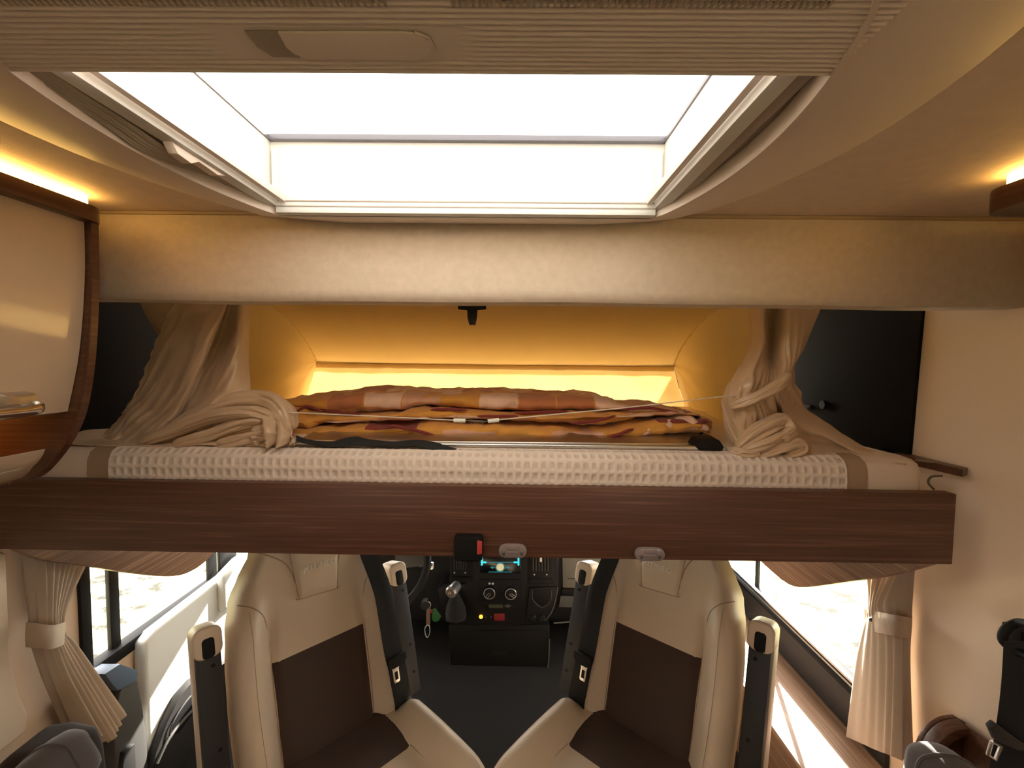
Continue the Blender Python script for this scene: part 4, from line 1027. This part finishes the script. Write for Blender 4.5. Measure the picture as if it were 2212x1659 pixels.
# ------------------------------------------------------------------ dashboard
db = thing('dashboard', 'black dashboard with centre console, screen and rotary knobs', 'dashboard', (XC, 2.1, .18))
def poly(name, pts, Y, dep, m, parent=None, bev=.003):
    return prism(name, [at(x, y, Y=Y) for x, y in pts], (0, dep, 0), m, db if parent is None else parent, bev)
def rpoly(name, x0, y0, x1, y1, r, Y, dep, m, parent=None, bev=.002):
    w, h = x1 - x0, y1 - y0
    return poly(name, [((x0 + x1) / 2 + a, (y0 + y1) / 2 - b) for a, b in rrect(w, h, r)], Y, dep, m, parent, bev)
prism('dash_body', [V(XL + .30, y, z) for y, z in ((2.06, .34), (2.04, .40), (2.04, .68), (2.08, .73), (2.30, .77), (3.12, .82), (3.12, .34))], (XR - XL - .54, 0, 0), 'dash', db, .015)
cc = poly('centre_console', [(944, 1272), (962, 1262), (1008, 1262), (1010, 1170), (1208, 1170), (1206, 1268), (1196, 1316), (1180, 1342), (1150, 1350), (1080, 1354), (1000, 1350), (970, 1335), (952, 1310)], 1.94, .14, 'dash', None, .012)
cs2 = poly('centre_stack', [(1020, 1170), (1139, 1170), (1138, 1260), (1130, 1297), (1120, 1307), (1040, 1307), (1030, 1297), (1024, 1262)], 1.925, .03, 'dash', None, .006)
rpoly('climate_panel', 1032, 1252, 1128, 1300, 6, 1.922, .01, 'black', cs2)
sc_ = rpoly('screen', 1036, 1185, 1125, 1238, 3, 1.920, .01, 'screen', cs2)
for x in (1041, 1120): rpoly('screen_bar', x - 2.0, 1200, x + 2.0, 1222, 1.9, 1.9185, .001, 'cyan', sc_, 0)
for x0, x1 in ((1043, 1051), (1109, 1118)): rpoly('screen_bar', x0, 1213, x1, 1216.5, 1.5, 1.9185, .001, 'cyan', sc_, 0)
rpoly('screen_line', 1051, 1214, 1110, 1215.6, .7, 1.9185, .001, 'cyan_dim', sc_, 0)
rpoly('screen_line', 1055, 1235, 1106, 1236.4, .6, 1.9185, .001, 'cyan_dim', sc_, 0)
for s, x in ((-1, 1064), (1, 1097)):
    poly('screen_arrow', [(x - 6, 1226), (x, 1223.6), (x + 6, 1226), (x, 1228.4)], 1.9185, .001, 'cyan_dim', sc_, 0)
disc('screen_ring', at(1080.5, 1225, Y=1.9190), .0215, (0, -1, 0), .0008, 'cyan_dim', sc_, 28)
disc('screen_gauge', at(1080.5, 1225, Y=1.9180), .0165, (0, -1, 0), .0008, 'gauge', sc_, 28)
def vent(x0, x1, y0, y1):
    f = rpoly('air_vent', x0, y0, x1, y1, 4, 1.935, .03, 'dash', None, .004)
    rpoly('vent_recess', x0 + 5, y0 + 4, x1 - 6, y1 - 14, 2, 1.9335, .006, 'black', f, 0)
    n = 6
    for k in range(n):
        x = lerp(x0 + 9, x1 - 10, k / (n - 1)); rpoly('vent_fin', x - 1, y0 + 5, x + 1, y1 - 15, .9, 1.929, .004, 'mid_grey' if x0 > 1100 else 'dark_grey', f, 0)
    x = lerp(x0, x1, .5); rpoly('vent_tab', x - 2, y0 + 22, x + 2, y0 + 32, 1.8, 1.925, .006, 'silver', f, 0)
    for q in (.22, .75): rpoly('vent_mark', lerp(x0, x1, q) - 1.5, y1 - 10, lerp(x0, x1, q) + 1.5, y1 - 7, 1.2, 1.9335, .002, 'print_white', f, 0)
    rpoly('vent_base', x0 - 2, y1 + 1, x1 + 2, y1 + 12, 3, 1.937, .02, 'black', f)
vent(972, 1016, 1182, 1246); vent(1143, 1194, 1182, 1250)
def knob(x, y, ang):
    c = at(x, y, Y=1.9195)
    k = disc('rotary_knob', c, .0245, (0, -1, 0), .016, 'dash', db, 28, .0225, .002)
    tube('knob_ring', [c + V(.0245 * cos(t), -.014, .0245 * sin(t)) for t in [2 * pi * i / 32 for i in range(33)]], .0016, 'silver', k, 6)
    d_ = V(cos(ang), 0, sin(ang)); p_ = V(-d_.z, 0, d_.x)
    for s in (-1, 1): tube('pointer', [c + V(0, -.0175, 0) + p_ * s * .005 + d_ * .001, c + V(0, -.0175, 0) + p_ * s * .004 + d_ * .022], .0011, 'silver', k, 5)
    tube('pointer', [c + V(0, -.0175, 0) - p_ * .005, c + V(0, -.0175, 0) - d_ * .005, c + V(0, -.0175, 0) + p_ * .005], .0011, 'silver', k, 5)
    for i in range(10):
        t = radians(-40 + 26 * i); q = c + V(.035 * cos(t), -.0005, .035 * sin(t)); disc('dial_mark', q, .0016, (0, -1, 0), .001, 'mid_grey', k, 6)
knob(1057.5, 1279, radians(-125)); knob(1103.5, 1280, radians(-32))
for x in (1058, 1065): rpoly('dial_icon', x - 3, 1259, x + 2, 1263, 1.9, 1.919, .002, 'print_white', cs2, 0)
lc = rpoly('clock_display', 1050, 1302, 1108, 1316, 2, 1.928, .02, 'black', None)
rpoly('lcd', 1056, 1304.5, 1086, 1313.5, 1, 1.9265, .002, 'lcd', lc, 0)
poly('display_pad', [(1090, 1309), (1097, 1304.5), (1104, 1309), (1097, 1313.5)], 1.9265, .002, 'mid_grey', lc, 0)
disc('warning_lamp', at(1039, 1332, Y=1.939), .0085, (0, -1, 0), .003, 'amber', db, 16)
for x in (1050, 1061): disc('button_dot', at(x, 1333, Y=1.939), .0035, (0, -1, 0), .002, 'mid_grey', db, 10)
rpoly('hazard_button', 1067, 1326, 1090, 1341, 1.5, 1.935, .01, 'hazard')
chd = poly('cup_pod', [(1144, 1270), (1206, 1268), (1199, 1306), (1190, 1328), (1176, 1342), (1148, 1344), (1136, 1336)], 1.932, .02, 'dash', None, .005)
poly('cup_recess', [(1150, 1274), (1191, 1274), (1191, 1290), (1186, 1302), (1172, 1313), (1158, 1304), (1150, 1292)], 1.930, .004, 'black', chd, .001)
tube('cup_rim', curve([at(x, y, Y=1.930) for x, y in ((1150, 1275), (1150, 1292), (1158, 1304), (1172, 1312), (1186, 1302), (1191, 1290), (1191, 1275))], 30), .0018, 'mid_grey', chd, 6)
tube('pod_edge', curve([at(x, y, Y=1.930) for x, y in ((1205, 1268), (1201, 1290), (1196, 1310), (1188, 1328), (1176, 1341))], 20), .0028, 'mid_grey', chd, 6)
for x in (1151, 1171): disc('socket_cap', at(x, 1335, Y=1.931), .015, (0, -1, 0), .006, 'dash', chd, 18, .013, .002)
# passenger side: pale lid, slot and drawer
gl = poly('glovebox_lid', [(1213, 1170), (1330, 1170), (1330, 1272), (1216, 1270)], 2.03, .03, 'dash_light', None, .004)
poly('lid_groove', [(1226, 1249.5), (1320, 1250.5), (1320, 1252), (1226, 1251)], 2.0285, .002, 'dash', gl, 0)
poly('open_slot', [(1214, 1272), (1330, 1274), (1330, 1288), (1212, 1286)], 2.03, .02, 'black', None)
poly('lower_drawer', [(1211, 1288), (1330, 1290), (1330, 1315), (1206, 1312)], 2.028, .03, 'mid_grey', None)
tube('dash_edge', [at(1196, 1346, Y=2.02), at(1250, 1342, Y=2.02), at(1330, 1344, Y=2.02)], .004, 'mid_grey', db, 6)
# column of dark trim under the console
lcn = poly('lower_console', [(968, 1350), (1188, 1350), (1186, 1440), (1176, 1478), (1150, 1492), (1060, 1496), (1000, 1488), (972, 1470)], 1.98, .9, 'black', None, .012)
tube('console_edge', curve([at(x, y, Y=1.972) for x, y in ((1187, 1380), (1184, 1440), (1174, 1474), (1150, 1486), (1100, 1494), (1030, 1497))], 24), .003, 'mid_grey', lcn, 6)
rpoly('console_flap', 1005, 1362, 1180, 1470, 14, 1.976, .01, 'black', lcn)
rpoly('flap_notch', 1062, 1406, 1096, 1418, 4, 1.972, .006, 'dash', lcn)
for x0 in (893, 943): rpoly('foot_pedal', x0, 1440, x0 + 22, 1466, 4, 2.0, .02, 'dark_grey')

# steering wheel
sw = thing('steering_wheel', 'black steering wheel behind the left seat', 'steering wheel', at(820, 1212, Y=1.74))
c = at(822, 1214, Y=1.74); nrm = V(.10, -.92, .38).normalized(); e1 = V(1, .10, 0).normalized(); e1 = (e1 - nrm * e1.dot(nrm)).normalized(); e2 = nrm.cross(e1)
tube('rim', [c + e1 * .188 * cos(t) + e2 * .188 * sin(t) for t in [2 * pi * k / 64 for k in range(65)]], .0155, 'dash', sw, 12)
disc('hub', c - nrm * .045, .075, nrm, .04, 'dash', sw, 28, .062, .008)
for a in (radians(0), radians(180), radians(-90)):
    d_ = e1 * cos(a) + e2 * sin(a); p_ = e1 * -sin(a) + e2 * cos(a)
    hexa('spoke', [c + d_ * .05 + p_ * .03 - nrm * .03, c + d_ * .18 + p_ * .02 - nrm * .008, c + d_ * .18 - p_ * .02 - nrm * .008, c + d_ * .05 - p_ * .03 - nrm * .03,
                   c + d_ * .05 + p_ * .03 - nrm * .008, c + d_ * .18 + p_ * .02 + nrm * .008, c + d_ * .18 - p_ * .02 + nrm * .008, c + d_ * .05 - p_ * .03 - nrm * .008], 'mid_grey', sw, .006)
tube('column', [c - nrm * .04, c - nrm * .34], .05, 'dash', sw, 16)
ss = tube('indicator_stalk', [at(905, 1222, Y=1.80), at(925, 1220, Y=1.79), at(934, 1222, Y=1.79)], .006, 'silver', sw, 8)
rpoly('stalk_tip', 928, 1216, 936, 1231, 3, 1.785, .012, 'silver', ss)
disc('ignition', at(920, 1300, Y=1.86), .018, (.1, -1, .1), .04, 'dash', sw, 16)
disc('cluster_lamp', at(905, 1213, Y=1.99), .006, (0, -1, 0), .004, 'red_led', db, 12)
# gear lever
gv = thing('gear_lever', 'gear lever with bright silver knob and dark gaiter', 'gear lever', at(985, 1335, Y=1.93))
a, b = at(972, 1279, Y=1.84), at(984, 1268, Y=1.88)
dr_ = (a - b).normalized(); ax = (dr_ + V(0, -.35, 0)).normalized()
disc('knob', b - ax * .012, .022, ax, .062, 'silver', gv, 24, .0255, .006)
disc('knob_face', b + ax * .0502, .0185, ax, .001, 'key_brown', gv, 20)
for s in (-1, 0, 1): 
    q = b + ax * .0515 + V(s * .006, 0, 0); tube('shift_mark', [q + V(0, 0, .007), q + V(0, 0, -.007)], .0008, 'print_white', gv, 5)
tube('shift_mark', [b + ax * .0515 + V(-.006, 0, 0), b + ax * .0515 + V(.006, 0, 0)], .0008, 'print_white', gv, 5)
gr = []
for k, (px, py, r) in enumerate(((982, 1282, .016), (984, 1295, .028), (985, 1310, .040), (985, 1326, .046), (984, 1336, .044))):
    q = at(px, py, Y=1.895 + .006 * k); gr.append([q + V(r * (1 + .08 * sin(6 * t + k)) * cos(t), r * .8 * sin(t), 0) for t in [2 * pi * i / 28 for i in range(28)]])
loft('gaiter', gr, 'black_fabric', gv, auto=70)
# keys
ky = thing('key_ring', 'bunch of keys with green tag and carabiner hanging below the ignition', 'keys', at(925, 1306, Y=1.83))
tube('ring', curve([at(x, y, Y=1.83) for x, y in ((926, 1300), (922, 1306), (924, 1314), (929, 1312), (930, 1304), (926, 1300))], 20), .0018, 'silver', ky, 6)
prism('green_tag', [at(x, y, Y=1.828) for x, y in ((933, 1318), (940, 1313), (953, 1332), (947, 1342), (937, 1344), (933, 1338))], (0, .004, 0), 'green_plastic', ky, .001)
prism('red_tag', [at(x, y, Y=1.824) for x, y in ((929, 1316), (934, 1318), (933, 1326), (928, 1324))], (0, .003, 0), 'hazard', ky, .0006)
prism('leather_fob', [at(x, y, Y=1.826) for x, y in ((921, 1315), (929, 1316), (929, 1350), (920, 1350))], (0, .006, 0), 'key_brown', ky, .0015)
tube('carabiner', curve([at(x, y, Y=1.828) for x, y in ((924, 1349), (918, 1357), (919, 1370), (923, 1377), (928, 1368), (928, 1354), (924, 1349))], 28), .0022, 'silver', ky, 6)

# ------------------------------------------------------------------ left cab door and trim
d1 = thing('door_1', 'white left cab door with black lower panel and pocket', 'door', (XL + .03, 1.8, .2), kind='structure')
def ypz(pts, X): return [at(x, y, X=X) for x, y in pts]
XD = XL + .045
prism('door_panel', [V(XL + .002, y, z) for y, z in ((1.36, .20), (1.36, .685), (1.40, .70), (1.75, .712), (1.85, .735), (1.95, .735), (2.05, .70), (2.5, .68), (2.5, .20))], (.043, 0, 0), 'door_white', d1, .012, 3)
bk2 = prism('lower_panel', ypz([(322, 1690), (338, 1625), (362, 1560), (392, 1500), (420, 1468), (455, 1448), (500, 1425), (560, 1400), (600, 1500), (600, 1690)], XD + .03), (-.03, 0, 0), 'dark_grey', d1, .008)
tube('panel_ridge', curve(ypz([(338, 1650), (362, 1600), (392, 1560), (430, 1520), (470, 1490)], XD + .034), 20), .006, 'mid_grey', bk2, 8)
prism('door_pocket', ypz([(368, 1588), (376, 1560), (402, 1520), (432, 1488), (446, 1480), (440, 1500), (415, 1545), (385, 1585)], XD + .033), (-.004, 0, 0), 'black', bk2, .001)
tube('pocket_rim', curve(ypz([(366, 1590), (374, 1560), (400, 1518), (430, 1486), (448, 1476)], XD + .036), 20), .003, 'mid_grey', bk2, 6)
box('door_bulge', (XD - .01, 1.70, .58), (XD + .025, 2.0, .735), 'door_white', d1, .02, 3)
pt = thing('pillar_trim', 'grey pillar trim with blue grey cap below the left window', 'trim panel', ypz([(285, 1640)], XL + .05)[0])
prism('pillar_panel', ypz([(262, 1488), (298, 1468), (308, 1520), (318, 1600), (322, 1690), (250, 1690), (246, 1560)], XL + .06), (-.05, 0, 0), 'mid_grey', pt, .006)
prism('pillar_cap', ypz([(226, 1456), (260, 1434), (299, 1448), (297, 1470), (256, 1492), (246, 1482)], XL + .066), (-.06, 0, 0), 'blue_grey', pt, .003)
prism('anchor_cover', ypz([(270, 1625), (292, 1606), (296, 1690), (262, 1690)], XL + .075), (-.02, 0, 0), 'dark_grey', pt, .003)
fp = prism('wall_panel', ypz([(-80, 1180), (14, 1195), (20, 1330), (26, 1430), (42, 1500), (60, 1540), (58, 1580), (0, 1625), (-80, 1680)], XL + .016), (-.014, 0, 0), 'frosted', None, .006, 3)
tag(fp, 'pale rounded panel on the left wall beside the tied curtain', 'panel')

# ------------------------------------------------------------------ right shelf, belt, tub
sf = thing('side_shelf', 'long sunlit wooden shelf under the right cab window', 'shelf', (.93, 1.5, .2))
box('shelf_top', (.815, .98, .448), (XR - .016, 1.97, .468), 'shelf_wood', sf, .003)
box('shelf_front', (.825, .98, .182), (.840, 1.95, .448), 'walnut_y', sf, .002)

sb = thing('seat_belt', 'black seat belt with metal tongue at the lower right edge', 'seat belt', at(2190, 1659, Y=.84))
Yb = .84
sheet('belt_webbing', [[at(2168, 1385, Y=Yb), at(2160, 1500, Y=Yb - .002), at(2140, 1640, Y=Yb + .004), at(2125, 1720, Y=Yb)], [at(2240, 1385, Y=Yb - .03), at(2235, 1500, Y=Yb - .03), at(2215, 1640, Y=Yb - .028), at(2205, 1720, Y=Yb - .03)]], 'belt_web', sb, 6, 24, None, .003)
tube('belt_guide', curve([at(2230, 1352, Y=Yb - .03), at(2200, 1346, Y=Yb), at(2172, 1362, Y=Yb + .005), at(2168, 1385, Y=Yb + .005), at(2190, 1402, Y=Yb - .006), at(2230, 1425, Y=Yb - .04)], 24), .0085, 'black', sb, 10)
box('guide_mount', (at(2182, 1380, Y=Yb + .03).x, Yb + .012, at(2182, 1400, Y=Yb + .03).z), (XR, Yb + .05, at(2182, 1352, Y=Yb + .03).z), 'black', sb, .008)
tg = prism('tongue_body', [at(x, y, Y=Yb - .016) for x, y in ((2126, 1562), (2138, 1552), (2150, 1562), (2190, 1590), (2212, 1598), (2210, 1612), (2185, 1610), (2140, 1592))], (0, -.012, 0), 'dark_grey', sb, .003)
tube('tongue_plate', [at(x, y, Y=Yb - .020) for x, y in ((2142, 1602), (2134, 1630), (2150, 1641), (2162, 1612), (2142, 1602))], .0032, 'silver', tg, 8)

tub = thing('wooden_tub', 'rounded walnut side tub against the right wall', 'tub', at(2070, 1690, Y=.97))
arch = curve([at(x, y, Y=.96) for x, y in ((2004, 1690), (2010, 1645), (2030, 1605), (2062, 1580), (2096, 1574))], 16)
arch2 = curve([at(x, y, Y=.96) for x, y in ((2026, 1690), (2030, 1650), (2046, 1618), (2070, 1598), (2096, 1592))], 16)
prism('rim', arch + arch2[::-1], (0, .03, 0), 'walnut_end', tub, .002)
prism('side_board', [at(2096, 1574, Y=.96), at(2150, 1612, Y=.90), at(2150, 1690, Y=.90), at(2096, 1690, Y=.96)], (.0, .02, 0), 'walnut_end', tub, .002)
prism('back_board', [p + V(0, .031, 0) for p in arch] + [at(2140, 1600, Y=.96) + V(0, .031, 0), at(2140, 1690, Y=.96) + V(0, .031, 0)], (0, .010, 0), 'walnut_trim', tub, .001)
box('tub_body', (at(2006, 1690, Y=.96).x, .80, 0), (XR - .004, .972, at(2006, 1690, Y=.96).z), 'walnut_end', tub, .006)
def pillow(name, label, pts, Y, dep, m):
    o = thing(name, label, 'cushion', at(pts[0][0], pts[0][1], Y=Y))
    P = curve([at(x, y, Y=Y) for x, y in pts + [pts[0]]], 40)[:-1]; c = sum(P, V(0, 0, 0)) / len(P)
    rings = []
    for k in range(9):
        t = lerp(-1, 1, k / 8); s = sqrt(max(.02, 1 - abs(t) ** 2.6)); rings.append([c + (p - c) * (s * .5 + .5 if abs(t) < .99 else .4) + V(0, t * dep / 2, 0) for p in P])
    loft('cover', rings, m, o, auto=80); 
    tube('piping', [p + V(0, 0, 0) for p in P] + [P[0]], .004, m, o, 6)
    return o
pillow('cushion', 'grey cushion corner at the lower right below the wooden tub', [(1976, 1700), (1984, 1648), (2010, 1632), (2060, 1634), (2100, 1655), (2120, 1700)], .88, .10, 'cushion_grey')
pillow('cushion', 'grey cushion at the lower left corner on the dark bench', [(20, 1700), (50, 1645), (95, 1612), (135, 1610), (155, 1628), (180, 1700)], .86, .12, 'cushion_grey')
bn = thing('bench', 'dark upholstered bench backrest below the left curtain', 'bench', at(140, 1700, Y=.98))
P = [(-25, 1690), (20, 1650), (70, 1600), (110, 1560), (160, 1552), (215, 1562), (230, 1600), (240, 1690), (240, 1850), (-25, 1850)]
prism('backrest', [V(max(p.x, XL + .004), p.y, p.z) for p in [at(x, y, Y=1.02) for x, y in P]], (0, -.10, 0), 'bench_dark', bn, .02, 4)
box('bench_base', (XL + .005, .55, .0), (-.62, .93, .46), 'bench_dark', bn, .02, 3)
